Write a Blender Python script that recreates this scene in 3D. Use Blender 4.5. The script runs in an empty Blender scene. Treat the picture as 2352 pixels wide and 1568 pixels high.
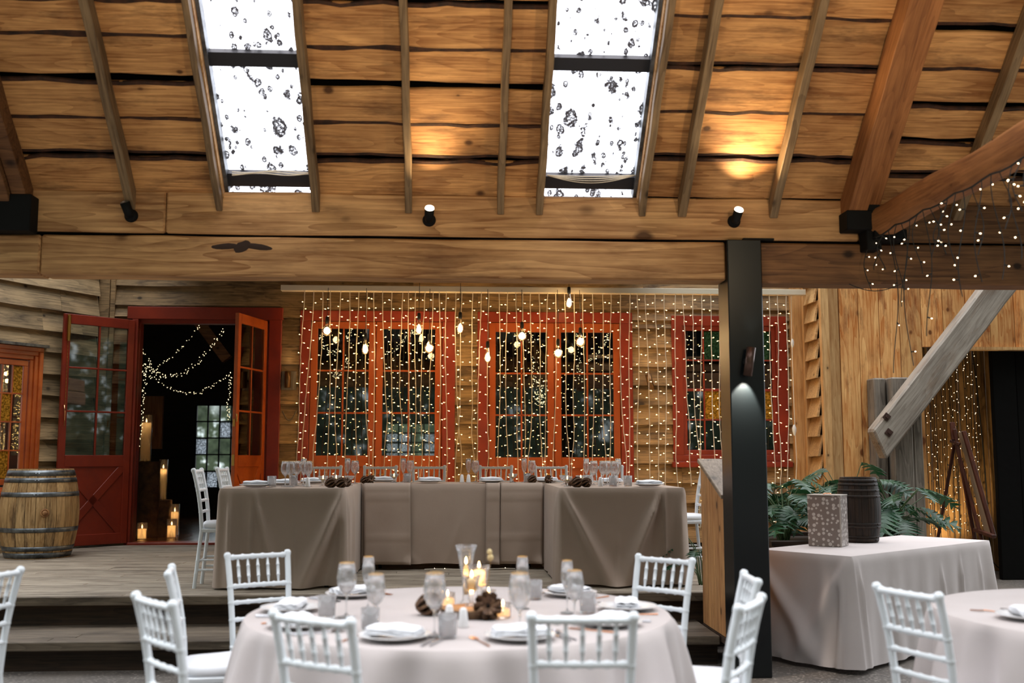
import bpy, math, random
from mathutils import Vector, Matrix, noise as mnoise
random.seed(7)
SC = bpy.context.scene
COL = SC.collection
R = math.radians
PI = math.pi
# ---------------------------------------------------------------- camera
CAM_Z, YAW, PITCH, FPX = 1.42, R(3.2), R(6.28), 2400.0
cam_data = bpy.data.cameras.new('camera')
cam = bpy.data.objects.new('camera', cam_data)
COL.objects.link(cam)
SC.camera = cam
cam.location = (0, 0, CAM_Z)
cam.rotation_euler = (R(90) + PITCH, 0, -YAW)
cam_data.sensor_width = 36.0
cam_data.lens = FPX / 2352 * 36
cam_data.clip_start, cam_data.clip_end = 0.05, 400
cam_data.dof.use_dof = True
cam_data.dof.focus_distance = 9.5
cam_data.dof.aperture_fstop = 1.7
# ---------------------------------------------------------------- view
SC.view_settings.view_transform = 'Standard'
SC.view_settings.look = 'None'
SC.view_settings.exposure = 0.0
SC.view_settings.gamma = 1.0
SC.view_settings.use_curve_mapping = False
SC.cycles.max_bounces = 8
SC.cycles.diffuse_bounces = 3
SC.cycles.glossy_bounces = 3
SC.cycles.transmission_bounces = 8
SC.cycles.transparent_max_bounces = 40
SC.cycles.caustics_reflective = False
SC.cycles.caustics_refractive = False
SC.cycles.sample_clamp_indirect = 4.0
SC.cycles.sample_clamp_direct = 30.0
SC.cycles.use_adaptive_sampling = True
SC.cycles.adaptive_threshold = 0.03
# ---------------------------------------------------------------- node helpers
class NT:
    def __init__(s, tree):
        s.t = tree; tree.nodes.clear()
    def n(s, kind, **kw):
        nd = s.t.nodes.new(kind)
        ins = kw.pop('ins', {})
        for k, v in kw.items(): setattr(nd, k, v)
        for k, v in ins.items():
            if isinstance(v, bpy.types.NodeSocket): s.t.links.new(v, nd.inputs[k])
            else: nd.inputs[k].default_value = v
        return nd
    def l(s, a, b): s.t.links.new(a, b)
    def math(s, op, a, b=None, clamp=False):
        nd = s.n('ShaderNodeMath', operation=op, use_clamp=clamp)
        for i, v in enumerate((a, b)):
            if v is None: continue
            if isinstance(v, bpy.types.NodeSocket): s.l(v, nd.inputs[i])
            else: nd.inputs[i].default_value = v
        return nd.outputs[0]
    def mix(s, fac, a, b, mode='MIX'):
        nd = s.n('ShaderNodeMix', data_type='RGBA', blend_type=mode)
        for i, v in ((0, fac), (6, a), (7, b)):
            if isinstance(v, bpy.types.NodeSocket): s.l(v, nd.inputs[i])
            else: nd.inputs[i].default_value = v if i == 0 else (*v, 1) if len(v) == 3 else v
        return nd.outputs[2]
    def ramp(s, fac, stops):
        nd = s.n('ShaderNodeValToRGB')
        el = nd.color_ramp.elements
        while len(el) < len(stops): el.new(0.5)
        for e, (p, c) in zip(el, stops):
            e.position = p; e.color = (*c, 1) if not isinstance(c, (int, float)) else (c, c, c, 1)
        s.l(fac, nd.inputs[0])
        return nd.outputs[0]
# ---------------------------------------------------------------- world: overcast sky over trees, raised high behind the camera to cut low light
WORLD_STRENGTH = 4.6
w = bpy.data.worlds.new('overcast_sky'); SC.world = w; w.use_nodes = True
t = NT(w.node_tree)
tc = t.n('ShaderNodeTexCoord')
sep = t.n('ShaderNodeSeparateXYZ', ins={0: tc.outputs['Generated']})
nz = t.n('ShaderNodeTexNoise', ins={'Vector': tc.outputs['Generated'], 'Scale': 9.0, 'Detail': 6.0, 'Roughness': 0.65})
nf = t.n('ShaderNodeTexNoise', ins={'Vector': tc.outputs['Generated'], 'Scale': 60.0, 'Detail': 5.0, 'Roughness': 0.7})
edge = t.math('ADD', sep.outputs[2], t.math('MULTIPLY', t.math('SUBTRACT', nz.outputs[0], 0.5), 0.22))
edge = t.math('ADD', edge, t.math('MULTIPLY', t.math('GREATER_THAN', sep.outputs[1], 0.0), 0.66))
m_tree = t.ramp(edge, [(0.0, 0.0), (0.69, 0.0), (0.78, 1.0), (1.0, 1.0)])
gap = t.ramp(nf.outputs[0], [(0.0, 0.0), (0.57, 0.0), (0.66, 0.5), (1.0, 0.8)])
green = t.ramp(nf.outputs[0], [(0.35, (0.008, 0.011, 0.008)), (0.62, (0.034, 0.044, 0.028))])
sky = t.ramp(sep.outputs[2], [(0.0, (0.86, 0.93, 1.0)), (0.5, (0.90, 0.95, 1.0)), (1.0, (0.96, 0.97, 1.0))])
trees = t.mix(gap, green, (0.8, 0.88, 0.95))
col = t.mix(m_tree, trees, sky)
bg = t.n('ShaderNodeBackground', ins={'Color': col, 'Strength': WORLD_STRENGTH})
out = t.n('ShaderNodeOutputWorld', ins={'Surface': bg.outputs[0]})
# ---------------------------------------------------------------- pixel -> point helpers (layout only)
_a, _p = YAW, PITCH
FW = Vector((math.sin(_a) * math.cos(_p), math.cos(_a) * math.cos(_p), math.sin(_p)))
RT = Vector((math.cos(_a), -math.sin(_a), 0)); UP = RT.cross(FW)
EYE = Vector((0, 0, CAM_Z))
def ray(u, v): return FW + RT * ((u - 1176) / FPX) - UP * ((v - 784) / FPX)
def at(u, v, y=None, z=None, x=None):
    d = ray(u, v)
    i, val = (1, y) if y is not None else (2, z) if z is not None else (0, x)
    return EYE + d * ((val - EYE[i]) / d[i])
def hit(u, v, p0, nrm):
    d = ray(u, v); return EYE + d * ((Vector(p0) - EYE).dot(nrm) / d.dot(nrm))
# ---------------------------------------------------------------- mesh builder
class MB:
    def __init__(s): s.v = []; s.f = []; s.m = []; s.sm = []
    def add(s, vs, fs, M=None, mi=0, smooth=False):
        b = len(s.v)
        for p in vs:
            p = Vector(p)
            s.v.append(M @ p if M is not None else p)
        for f in fs:
            s.f.append([i + b for i in f]); s.m.append(mi); s.sm.append(smooth)
    def box(s, x0, x1, y0, y1, z0, z1, M=None, mi=0):
        vs = [(x, y, z) for x in (x0, x1) for y in (y0, y1) for z in (z0, z1)]
        s.add(vs, [(0, 1, 3, 2), (4, 6, 7, 5), (0, 4, 5, 1), (2, 3, 7, 6), (0, 2, 6, 4), (1, 5, 7, 3)], M, mi)
    def bar(s, a, b, wd, dp, up=(0, 0, 1), M=None, mi=0):
        a, b = Vector(a), Vector(b); d = (b - a); L = d.length; d.normalize()
        side = d.cross(Vector(up)); side.normalize(); u = side.cross(d)
        T = Matrix((( *d, 0), (*side, 0), (*u, 0), (0, 0, 0, 1))).transposed(); T.translation = a
        s.box(0, L, -wd / 2, wd / 2, -dp / 2, dp / 2, (M @ T) if M is not None else T, mi)
    def tube(s, pts, r, n=8, M=None, mi=0, cap=True, smooth=True):
        pts = [Vector(p) for p in pts]; rs = r if isinstance(r, (list, tuple)) else [r] * len(pts)
        vs = []; prev = None
        for i, p in enumerate(pts):
            d = pts[min(i + 1, len(pts) - 1)] - pts[max(i - 1, 0)]
            if d.length < 1e-9: d = Vector((0, 0, 1))
            d.normalize()
            if prev is None: prev = Vector((1, 0, 0)) if abs(d.x) < 0.8 else Vector((0, 1, 0))
            a = (prev - d * prev.dot(d)); a.normalize(); b = d.cross(a); prev = a
            for k in range(n):
                an = 2 * PI * k / n; vs.append(p + (a * math.cos(an) + b * math.sin(an)) * rs[i])
        fs = []
        for i in range(len(pts) - 1):
            for k in range(n):
                k2 = (k + 1) % n; fs.append((i * n + k, i * n + k2, (i + 1) * n + k2, (i + 1) * n + k))
        s.add(vs, fs, M, mi, smooth)
        if cap:
            s.add([vs[k] for k in range(n)], [tuple(reversed(range(n)))], M, mi)
            s.add([vs[-n + k] for k in range(n)], [tuple(range(n))], M, mi)
    def lathe(s, prof, n=24, M=None, mi=0, smooth=True, closed=False):
        vs = []; fs = []
        for r, z in prof:
            for k in range(n):
                an = 2 * PI * k / n; vs.append((r * math.cos(an), r * math.sin(an), z))
        for i in range(len(prof) - 1):
            for k in range(n):
                k2 = (k + 1) % n; fs.append((i * n + k, i * n + k2, (i + 1) * n + k2, (i + 1) * n + k))
        if closed:
            fs.append(tuple(reversed(range(n)))); fs.append(tuple(range((len(prof) - 1) * n, len(prof) * n)))
        s.add(vs, fs, M, mi, smooth)
    def grid(s, fn, nu, nv, M=None, mi=0, smooth=True, wrap=False):
        vs = [fn(i, j) for j in range(nv) for i in range(nu)]; fs = []
        for j in range(nv - 1):
            for i in range(nu if wrap else nu - 1):
                i2 = (i + 1) % nu; fs.append((j * nu + i, j * nu + i2, (j + 1) * nu + i2, (j + 1) * nu + i))
        s.add(vs, fs, M, mi, smooth)
    def build(s, name, mats, parent=None, M=None, label=None, cat=None, group=None, kind=None, bevel=0, loc=None):
        me = bpy.data.meshes.new(name)
        me.from_pydata([tuple(p) for p in s.v], [], s.f)
        if not isinstance(mats, (list, tuple)): mats = [mats]
        for m in mats: me.materials.append(m)
        me.polygons.foreach_set('material_index', s.m)
        me.polygons.foreach_set('use_smooth', s.sm)
        me.update()
        o = bpy.data.objects.new(name, me); COL.objects.link(o)
        if parent is not None: o.parent = parent
        if M is not None: o.matrix_local = M
        if loc is not None: o.location = loc
        if bevel:
            b = o.modifiers.new('bevel', 'BEVEL'); b.width = bevel; b.segments = 1; b.limit_method = 'ANGLE'; b.angle_limit = R(50)
        tag(o, label, cat, group, kind)
        return o
def tag(o, label=None, cat=None, group=None, kind=None):
    for k, v in (('label', label), ('category', cat), ('group', group), ('kind', kind)):
        if v: o[k] = v
    return o
def empty(name, loc=(0, 0, 0), rz=0.0, label=None, cat=None, group=None, kind=None):
    o = bpy.data.objects.new(name, None); COL.objects.link(o); o.empty_display_size = 0.1
    o.location = loc; o.rotation_euler = (0, 0, rz)
    return tag(o, label, cat, group, kind)
KIDS = {}
def children(o): return [c for c in bpy.data.objects if c.parent == o]
def dup(o, loc=None, rz=None, label=None, group=None, parent=None, scale=None, rot=None):
    c = o.copy(); COL.objects.link(c); c.parent = parent
    if o.name not in KIDS: KIDS[o.name] = list(children(o))
    for ch in KIDS[o.name]: dup(ch, parent=c)
    if loc is not None: c.location = loc
    if rz is not None: c.rotation_euler = (0, 0, rz)
    if rot is not None: c.rotation_euler = rot
    if scale is not None: c.scale = (scale,) * 3
    if label: c['label'] = label
    if group: c['group'] = group
    return c
def struct(mb, name, mats, **kw): return mb.build(name, mats, kind='structure', **kw)
def frame_matrix(o, X, Y, Z):
    m = Matrix(((*X, 0), (*Y, 0), (*Z, 0), (0, 0, 0, 1))).transposed(); m.translation = Vector(o); return m
def rotz(a, loc=(0, 0, 0)):
    m = Matrix.Rotation(a, 4, 'Z'); m.translation = Vector(loc); return m
# ---------------------------------------------------------------- materials
def srgb(r, g, b):
    f = lambda c: (c / 255 / 12.92) if c <= 10 else ((c / 255 + 0.055) / 1.055) ** 2.4
    return (f(r), f(g), f(b))
def mat(name):
    m = bpy.data.materials.new(name); m.use_nodes = True
    return m, NT(m.node_tree)
def out_(t, sock): t.n('ShaderNodeOutputMaterial', ins={'Surface': sock})
def wood(name, c_lo, c_hi, axis='x', rough=0.6, knots=0.5, var=0.35, scale=1.0, grain=0.5, knot_c=None, stain=None, spec=0.3, ring=5.0):
    m, t = mat(name)
    tc = t.n('ShaderNodeTexCoord'); geo = t.n('ShaderNodeNewGeometry'); oi = t.n('ShaderNodeObjectInfo')
    rnd = t.math('FRACT', t.math('ADD', geo.outputs['Random Per Island'], t.math('MULTIPLY', oi.outputs['Random'], 3.7)))
    off = t.n('ShaderNodeCombineXYZ', ins={0: t.math('MULTIPLY', rnd, 37.0), 1: t.math('MULTIPLY', rnd, 91.0), 2: t.math('MULTIPLY', rnd, 53.0)})
    ad = t.n('ShaderNodeVectorMath', operation='ADD', ins={0: tc.outputs['Object'], 1: off.outputs[0]})
    def stretch(k_al, k_ac):
        sc = {'x': (k_al, k_ac, k_ac), 'y': (k_ac, k_al, k_ac), 'z': (k_ac, k_ac, k_al)}[axis]
        return t.n('ShaderNodeMapping', ins={'Vector': ad.outputs[0], 'Scale': tuple(c * scale for c in sc)}).outputs[0]
    warp = t.n('ShaderNodeTexNoise', ins={'Vector': stretch(0.55, 5.5), 'Scale': 1.0, 'Detail': 2.0, 'Roughness': 0.45, 'Distortion': 0.25})
    rings = t.math('FRACT', t.math('MULTIPLY', warp.outputs[0], ring * 2.4))
    rings = t.math('MULTIPLY', t.math('POWER', rings, 2.2), 0.6)
    fine = t.n('ShaderNodeTexNoise', ins={'Vector': stretch(2.5, 70), 'Scale': 1.0, 'Detail': 4.0, 'Roughness': 0.65})
    blot = t.n('ShaderNodeTexNoise', ins={'Vector': stretch(1.1, 2.6), 'Scale': 1.6, 'Detail': 4.0, 'Roughness': 0.6})
    fac = t.math('ADD', t.math('MULTIPLY', t.math('SUBTRACT', 0.35, rings), 0.55 * grain), t.math('MULTIPLY', fine.outputs[0], 0.95))
    fac = t.math('ADD', fac, t.math('MULTIPLY', t.math('SUBTRACT', blot.outputs[0], 0.5), 0.9))
    c = t.mix(t.ramp(fac, [(0.26, 0.0), (0.80, 1.0)]), c_lo, c_hi)
    br = t.math('ADD', 1.0 - var / 2, t.math('MULTIPLY', rnd, var))
    c = t.mix(1.0, c, t.n('ShaderNodeCombineColor', ins={0: br, 1: br, 2: br}).outputs[0], 'MULTIPLY')
    if knots:
        kc = knot_c or tuple(x * 0.16 for x in c_lo)
        vo = t.n('ShaderNodeTexVoronoi', ins={'Vector': stretch(3.0, 4.2), 'Scale': 1.0, 'Randomness': 1.0})
        rr = t.math('MULTIPLY', t.math('POWER', t.n('ShaderNodeSeparateColor', ins={0: vo.outputs['Color']}).outputs[0], 0.6), 0.15 * knots * 2)
        kd = t.math('ADD', vo.outputs['Distance'], t.math('MULTIPLY', t.math('SUBTRACT', fine.outputs[0], 0.5), 0.05))
        k1 = t.math('SUBTRACT', 1.0, t.math('DIVIDE', kd, t.math('ADD', rr, 0.004)), clamp=True)
        k1 = t.math('MULTIPLY', k1, 2.2, clamp=True)
        c = t.mix(k1, c, kc)
        halo = t.math('MULTIPLY', t.math('SUBTRACT', 1.0, t.math('DIVIDE', kd, t.math('ADD', t.math('MULTIPLY', rr, 2.6), 0.01)), clamp=True), 0.5)
        c = t.mix(halo, c, tuple(x * 0.6 for x in c_lo))
    if stain:
        st = t.n('ShaderNodeTexNoise', ins={'Vector': stretch(1.5, 7.0), 'Scale': 1.0, 'Detail': 5.0, 'Roughness': 0.7})
        c = t.mix(t.ramp(st.outputs[0], [(0.52, 0.0), (0.66, stain[1])]), c, stain[0])
    bp = t.n('ShaderNodeBump', ins={'Height': fac, 'Strength': 0.25, 'Distance': 0.004})
    b = t.n('ShaderNodeBsdfPrincipled', ins={'Base Color': c, 'Roughness': rough, 'Normal': bp.outputs[0], 'Specular IOR Level': spec})
    out_(t, b.outputs[0]); return m
def plain(name, c, rough=0.5, metal=0.0, spec=0.5, bump=None, mottle=None, coat=0.0, trans=0.0):
    m, t = mat(name)
    b = t.n('ShaderNodeBsdfPrincipled', ins={'Base Color': (*c, 1), 'Roughness': rough, 'Metallic': metal, 'Specular IOR Level': spec, 'Coat Weight': coat})
    tc = t.n('ShaderNodeTexCoord')
    if mottle:
        nz = t.n('ShaderNodeTexNoise', ins={'Vector': tc.outputs['Object'], 'Scale': mottle[0], 'Detail': 5.0, 'Roughness': 0.6})
        t.l(t.mix(t.ramp(nz.outputs[0], [(0.35, 0.0), (0.65, 1.0)]), c, mottle[1]), b.inputs['Base Color'])
    if bump:
        nz = t.n('ShaderNodeTexNoise', ins={'Vector': tc.outputs['Object'], 'Scale': bump[0], 'Detail': 4.0})
        bp = t.n('ShaderNodeBump', ins={'Height': nz.outputs[0], 'Strength': bump[1], 'Distance': 0.01})
        t.l(bp.outputs[0], b.inputs['Normal'])
    s = b.outputs[0]
    if trans:
        tr = t.n('ShaderNodeBsdfTranslucent', ins={'Color': (*c, 1)})
        s = t.n('ShaderNodeMixShader', ins={0: trans, 1: s, 2: tr.outputs[0]}).outputs[0]
    out_(t, s); return m
def emit(name, c, k):
    m, t = mat(name)
    out_(t, t.n('ShaderNodeEmission', ins={'Color': (*c, 1), 'Strength': k}).outputs[0]); return m
def thin_glass(name, tint=(1, 1, 1), refl=1.0, rough=0.02, ior=1.5, haze=0.0):
    m, t = mat(name)
    fr = t.n('ShaderNodeFresnel', ins={'IOR': ior})
    tr = t.n('ShaderNodeBsdfTransparent', ins={'Color': (*tint, 1)})
    gl = t.n('ShaderNodeBsdfGlossy', ins={'Color': (1, 1, 1, 1), 'Roughness': rough})
    s = t.n('ShaderNodeMixShader', ins={0: t.math('MULTIPLY', fr.outputs[0], refl, clamp=True), 1: tr.outputs[0], 2: gl.outputs[0]}).outputs[0]
    if haze:
        df = t.n('ShaderNodeBsdfDiffuse', ins={'Color': (0.8, 0.82, 0.85, 1)})
        s = t.n('ShaderNodeMixShader', ins={0: haze, 1: s, 2: df.outputs[0]}).outputs[0]
    out_(t, s); return m
def real_glass(name):
    m, t = mat(name)
    g = t.n('ShaderNodeBsdfGlass', ins={'Color': (1, 1, 1, 1), 'Roughness': 0.0, 'IOR': 1.42})
    tr = t.n('ShaderNodeBsdfTransparent', ins={'Color': (1, 1, 1, 1)})
    s = t.n('ShaderNodeMixShader', ins={0: 0.30, 1: g.outputs[0], 2: tr.outputs[0]}).outputs[0]
    df = t.n('ShaderNodeBsdfDiffuse', ins={'Color': (0.9, 0.92, 0.95, 1)})  # pale diffuse share added so the glassware looks brightly lit
    out_(t, t.n('ShaderNodeMixShader', ins={0: 0.07, 1: s, 2: df.outputs[0]}).outputs[0]); return m
M = {}
M['roof'] = wood('pine_roof_board', srgb(146, 96, 52), srgb(226, 172, 110), 'x', knots=0.5, var=0.35, stain=(srgb(70, 42, 24), 0.55))
M['rafter'] = wood('rafter_timber', srgb(96, 76, 54), srgb(158, 132, 98), 'y', knots=0.5, var=0.3)
M['beam'] = wood('beam_timber', srgb(150, 102, 60), srgb(228, 178, 122), 'x', knots=0.75, var=0.15, grain=0.8, scale=0.7, stain=(srgb(92, 58, 34), 0.5))
M['beam_dark'] = wood('beam_timber_weathered', srgb(84, 54, 34), srgb(140, 98, 62), 'x', knots=0.6, var=0.2, grain=0.8)
M['bark'] = plain('bark_edge', srgb(78, 46, 26), 0.85, mottle=(14, srgb(40, 24, 14)), bump=(30, 0.5))
M['tie'] = wood('tie_beam_timber', srgb(130, 82, 48), srgb(186, 126, 76), 'y', knots=0.7, var=0.15)
M['clad'] = wood('weatherboard_timber', srgb(96, 78, 56), srgb(178, 146, 104), 'x', knots=0.45, var=0.45, stain=(srgb(48, 36, 28), 0.75))
M['clad_l'] = wood('weatherboard_sawn', srgb(100, 84, 62), srgb(184, 156, 116), 'x', knots=0.5, var=0.35, stain=(srgb(56, 44, 34), 0.6))
M['clad_r'] = wood('weatherboard_pale', srgb(170, 130, 84), srgb(222, 184, 130), 'y', knots=0.3, var=0.25)
M['plank_v'] = wood('orange_plank', srgb(188, 112, 50), srgb(240, 188, 122), 'z', knots=0.6, var=0.5, grain=0.8, stain=(srgb(120, 58, 26), 0.7))
M['trim_v'] = wood('pale_vertical_trim', srgb(176, 126, 74), srgb(226, 184, 128), 'z', knots=0.3, var=0.3)
M['grey_v'] = wood('grey_weathered_timber', srgb(84, 76, 68), srgb(150, 140, 128), 'z', knots=0.3, var=0.25, grain=0.6)
M['brace'] = wood('grey_brace_timber', srgb(118, 108, 98), srgb(176, 166, 154), 'x', knots=0.3, var=0.1, grain=0.4, stain=(srgb(120, 88, 60), 0.5))
M['deck'] = wood('deck_board', srgb(118, 106, 92), srgb(178, 166, 148), 'x', knots=0.15, var=0.22, rough=0.65, stain=(srgb(74, 58, 46), 0.6), spec=0.3)
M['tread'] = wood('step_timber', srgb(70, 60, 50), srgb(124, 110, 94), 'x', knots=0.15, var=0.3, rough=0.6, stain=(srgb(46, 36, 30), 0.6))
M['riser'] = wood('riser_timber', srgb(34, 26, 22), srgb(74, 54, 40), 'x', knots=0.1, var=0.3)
M['panel_v'] = wood('handrail_board', srgb(150, 98, 58), srgb(204, 152, 98), 'z', knots=0.4, var=0.25, stain=(srgb(96, 62, 40), 0.4))
M['cap'] = wood('handrail_cap', srgb(110, 92, 76), srgb(160, 140, 120), 'y', knots=0.7, var=0.1)
M['recess'] = wood('recess_plank', srgb(112, 78, 44), srgb(190, 148, 92), 'z', knots=0.4, var=0.4)
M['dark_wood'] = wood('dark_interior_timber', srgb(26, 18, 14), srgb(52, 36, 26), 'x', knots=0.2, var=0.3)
M['joinery'] = plain('red_joinery_warm_lit', srgb(154, 72, 20), 0.38, spec=0.4, mottle=(3.0, srgb(146, 64, 20)), bump=(30, 0.08))  # door red shifted to orange, warm fairy light put into the colour
M['red'] = plain('red_paint', srgb(136, 44, 22), 0.38, spec=0.4, mottle=(3.0, srgb(118, 36, 20)), bump=(30, 0.08))
M['amber'] = plain('orange_stained_joinery', srgb(190, 92, 34), 0.35, spec=0.5, mottle=(4.0, srgb(160, 70, 26)), bump=(30, 0.08))
M['black_steel'] = plain('black_painted_steel', (0.004, 0.006, 0.007), 0.30, spec=0.35)
M['steel_bar'] = plain('dark_steel_bar', (0.012, 0.012, 0.016), 0.5)
M['iron'] = plain('black_iron', (0.005, 0.005, 0.005), 0.7, spec=0.2)
M['void'] = plain('gap_shade_black', (0.004, 0.004, 0.004), 0.95, spec=0.0)  # near-black: shade of the board and beam gaps put into the colour
M['brass'] = plain('brass', srgb(190, 150, 80), 0.35, metal=1.0)
M['gold'] = plain('gold_rim_metal', srgb(230, 180, 100), 0.25, metal=1.0)
M['copper'] = plain('copper_cutlery', srgb(214, 150, 110), 0.25, metal=1.0)
M['silver'] = plain('steel_cutlery', srgb(200, 200, 205), 0.2, metal=1.0)
M['white'] = plain('white_resin', srgb(226, 230, 234), 0.35, spec=0.5)
M['cushion'] = plain('white_cushion_vinyl', srgb(232, 233, 238), 0.5, bump=(8, 0.15))
M['batten'] = plain('white_painted_batten', srgb(226, 214, 190), 0.5)
M['china'] = plain('white_china', srgb(226, 224, 224), 0.2)
M['napkin'] = plain('white_napkin_linen', srgb(236, 236, 240), 0.8, bump=(60, 0.1))
M['cable_w'] = plain('white_cable', srgb(250, 244, 230), 0.5, trans=0.4)
M['cable_b'] = plain('black_cable', (0.012, 0.012, 0.010), 0.6)
M['bush'] = plain('lobed_leaf', srgb(40, 78, 44), 0.4, spec=0.4, mottle=(6, srgb(28, 60, 44)), trans=0.15)
M['stem'] = plain('plant_stem', srgb(62, 82, 44), 0.5)
M['soil'] = plain('potting_soil', srgb(30, 22, 16), 0.95, bump=(40, 0.5))
M['cone'] = plain('pinecone_scale', srgb(72, 46, 30), 0.7, mottle=(60, srgb(128, 96, 70)))
M['wax'] = plain('ivory_wax', srgb(240, 222, 184), 0.5, trans=0.6)
M['galv'] = plain('galvanised_hoop', srgb(132, 138, 142), 0.45, metal=0.85, mottle=(9, srgb(70, 72, 74)))
M['barrel_dark'] = wood('dark_stained_stave', srgb(14, 9, 6), srgb(52, 34, 20), 'z', knots=0.0, var=0.3)
M['stave'] = wood('oak_stave', srgb(130, 98, 60), srgb(206, 172, 122), 'z', knots=0.15, var=0.25, grain=0.3, stain=(srgb(60, 44, 32), 0.75))
M['easel'] = wood('easel_timber', srgb(48, 24, 16), srgb(86, 44, 30), 'z', knots=0.0, var=0.1, rough=0.4)
M['log'] = plain('rough_bark', srgb(58, 42, 30), 0.9, bump=(14, 0.9), mottle=(8, srgb(96, 70, 46)))
M['logtop'] = plain('cut_log_face', srgb(170, 124, 78), 0.8, mottle=(18, srgb(130, 88, 54)))
M['flame'] = emit('candle_flame', (1.0, 0.62, 0.26), 26)
M['led'] = emit('warm_led', (1.0, 0.58, 0.19), 105)
M['led_in'] = emit('warm_led_garland', (1.0, 0.80, 0.45), 3.5)
M['led_ic'] = emit('warm_white_led', (1.0, 0.74, 0.44), 9)
M['bulb'] = emit('glowing_filament', (1.0, 0.66, 0.30), 30)
M['lens'] = emit('lit_lens', (1.0, 0.85, 0.66), 9)
M['glass'] = real_glass('brightened_clear_glass')
M['glass_thin'] = thin_glass('brightened_clear_glass', (0.99, 0.995, 1.0), refl=0.8, haze=0.05, ior=1.45)  # faint diffuse haze stands in for bright reflections
M['bulb_glass'] = thin_glass('clear_bulb_glass', (1.0, 0.95, 0.85), refl=1.0)
M['pane'] = thin_glass('window_pane', (0.86, 0.88, 0.86), refl=1.5, rough=0.015)
def frosted(name, c, k=0.85):
    m, t = mat(name)
    tc = t.n('ShaderNodeTexCoord')
    nz = t.n('ShaderNodeTexNoise', ins={'Vector': tc.outputs['Object'], 'Scale': 45.0, 'Detail': 2.0})
    cc = t.mix(t.ramp(nz.outputs[0], [(0.4, 0.0), (0.6, 1.0)]), tuple(x * 0.35 for x in c), c)
    tr = t.n('ShaderNodeBsdfTranslucent', ins={'Color': cc})
    bp = t.n('ShaderNodeBump', ins={'Height': nz.outputs[0], 'Strength': 0.6, 'Distance': 0.01})
    gl = t.n('ShaderNodeBsdfGlossy', ins={'Color': cc, 'Roughness': 0.25, 'Normal': bp.outputs[0]})
    df = t.n('ShaderNodeBsdfDiffuse', ins={'Color': cc})
    a = t.n('ShaderNodeMixShader', ins={0: 0.25, 1: tr.outputs[0], 2: gl.outputs[0]})
    b = t.n('ShaderNodeMixShader', ins={0: 1 - k, 1: a.outputs[0], 2: df.outputs[0]})
    out_(t, b.outputs[0]); return m
M['frost'] = frosted('frosted_pane', (0.8, 0.84, 0.88))
M['frost_y'] = frosted('amber_textured_pane', srgb(214, 160, 60), 0.5)
M['frost_g'] = frosted('green_textured_pane', srgb(60, 96, 70), 0.5)
def skylight_mat():
    m, t = mat('lichen_spotted_skylight')
    tc = t.n('ShaderNodeTexCoord')
    blobs = None
    fine = t.n('ShaderNodeTexNoise', ins={'Vector': tc.outputs['Object'], 'Scale': 60.0, 'Detail': 5.0, 'Roughness': 0.85})
    warpn = t.n('ShaderNodeTexNoise', ins={'Vector': tc.outputs['Object'], 'Scale': 18.0, 'Detail': 3.0})
    dens = t.n('ShaderNodeTexNoise', ins={'Vector': tc.outputs['Object'], 'Scale': 3.0, 'Detail': 1.0})
    for sc, rmax, seed in ((8.0, 0.48, 0.0), (12.0, 0.48, 5.3), (20.0, 0.46, 9.1)):
        mp = t.n('ShaderNodeMapping', ins={'Vector': tc.outputs['Object'], 'Location': (seed, seed, 0), 'Scale': (1.0, 0.7, 0.0)})
        vo = t.n('ShaderNodeTexVoronoi', ins={'Vector': mp.outputs[0], 'Scale': sc})
        rnd = t.n('ShaderNodeSeparateColor', ins={0: vo.outputs['Color']}).outputs
        pick = t.math('GREATER_THAN', t.math('ADD', rnd[1], t.math('MULTIPLY', t.math('SUBTRACT', dens.outputs[0], 0.5), 1.2)), 0.30)
        r = t.math('MULTIPLY', t.math('MULTIPLY', t.math('ADD', 0.35, rnd[0]), rmax / 1.35), pick)
        d = t.math('ADD', vo.outputs['Distance'], t.math('MULTIPLY', t.math('SUBTRACT', warpn.outputs[0], 0.5), 0.45))
        q = t.math('DIVIDE', d, t.math('ADD', r, 0.001))
        ringy = t.ramp(q, [(0.0, 0.62), (0.4, 0.50), (0.7, 0.66), (0.9, 0.40), (1.0, 0.0)])
        sp = t.math('MULTIPLY', ringy, t.math('GREATER_THAN', r, 0.02))
        sp = t.math('MULTIPLY', t.math('SUBTRACT', t.math('ADD', sp, t.math('MULTIPLY', fine.outputs[0], 1.5)), 1.16), 6.0, clamp=True)
        sp = t.math('MULTIPLY', sp, t.math('LESS_THAN', q, 1.0))
        blobs = sp if blobs is None else t.math('MAXIMUM', blobs, sp)
    tr = t.n('ShaderNodeBsdfTransparent', ins={'Color': (0.97, 0.95, 0.97, 1)})
    df = t.n('ShaderNodeBsdfDiffuse', ins={'Color': (*srgb(60, 46, 40), 1)})
    out_(t, t.n('ShaderNodeMixShader', ins={0: t.math('MULTIPLY', blobs, 0.9), 1: tr.outputs[0], 2: df.outputs[0]}).outputs[0])
    return m
M['skylight'] = skylight_mat()
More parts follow.
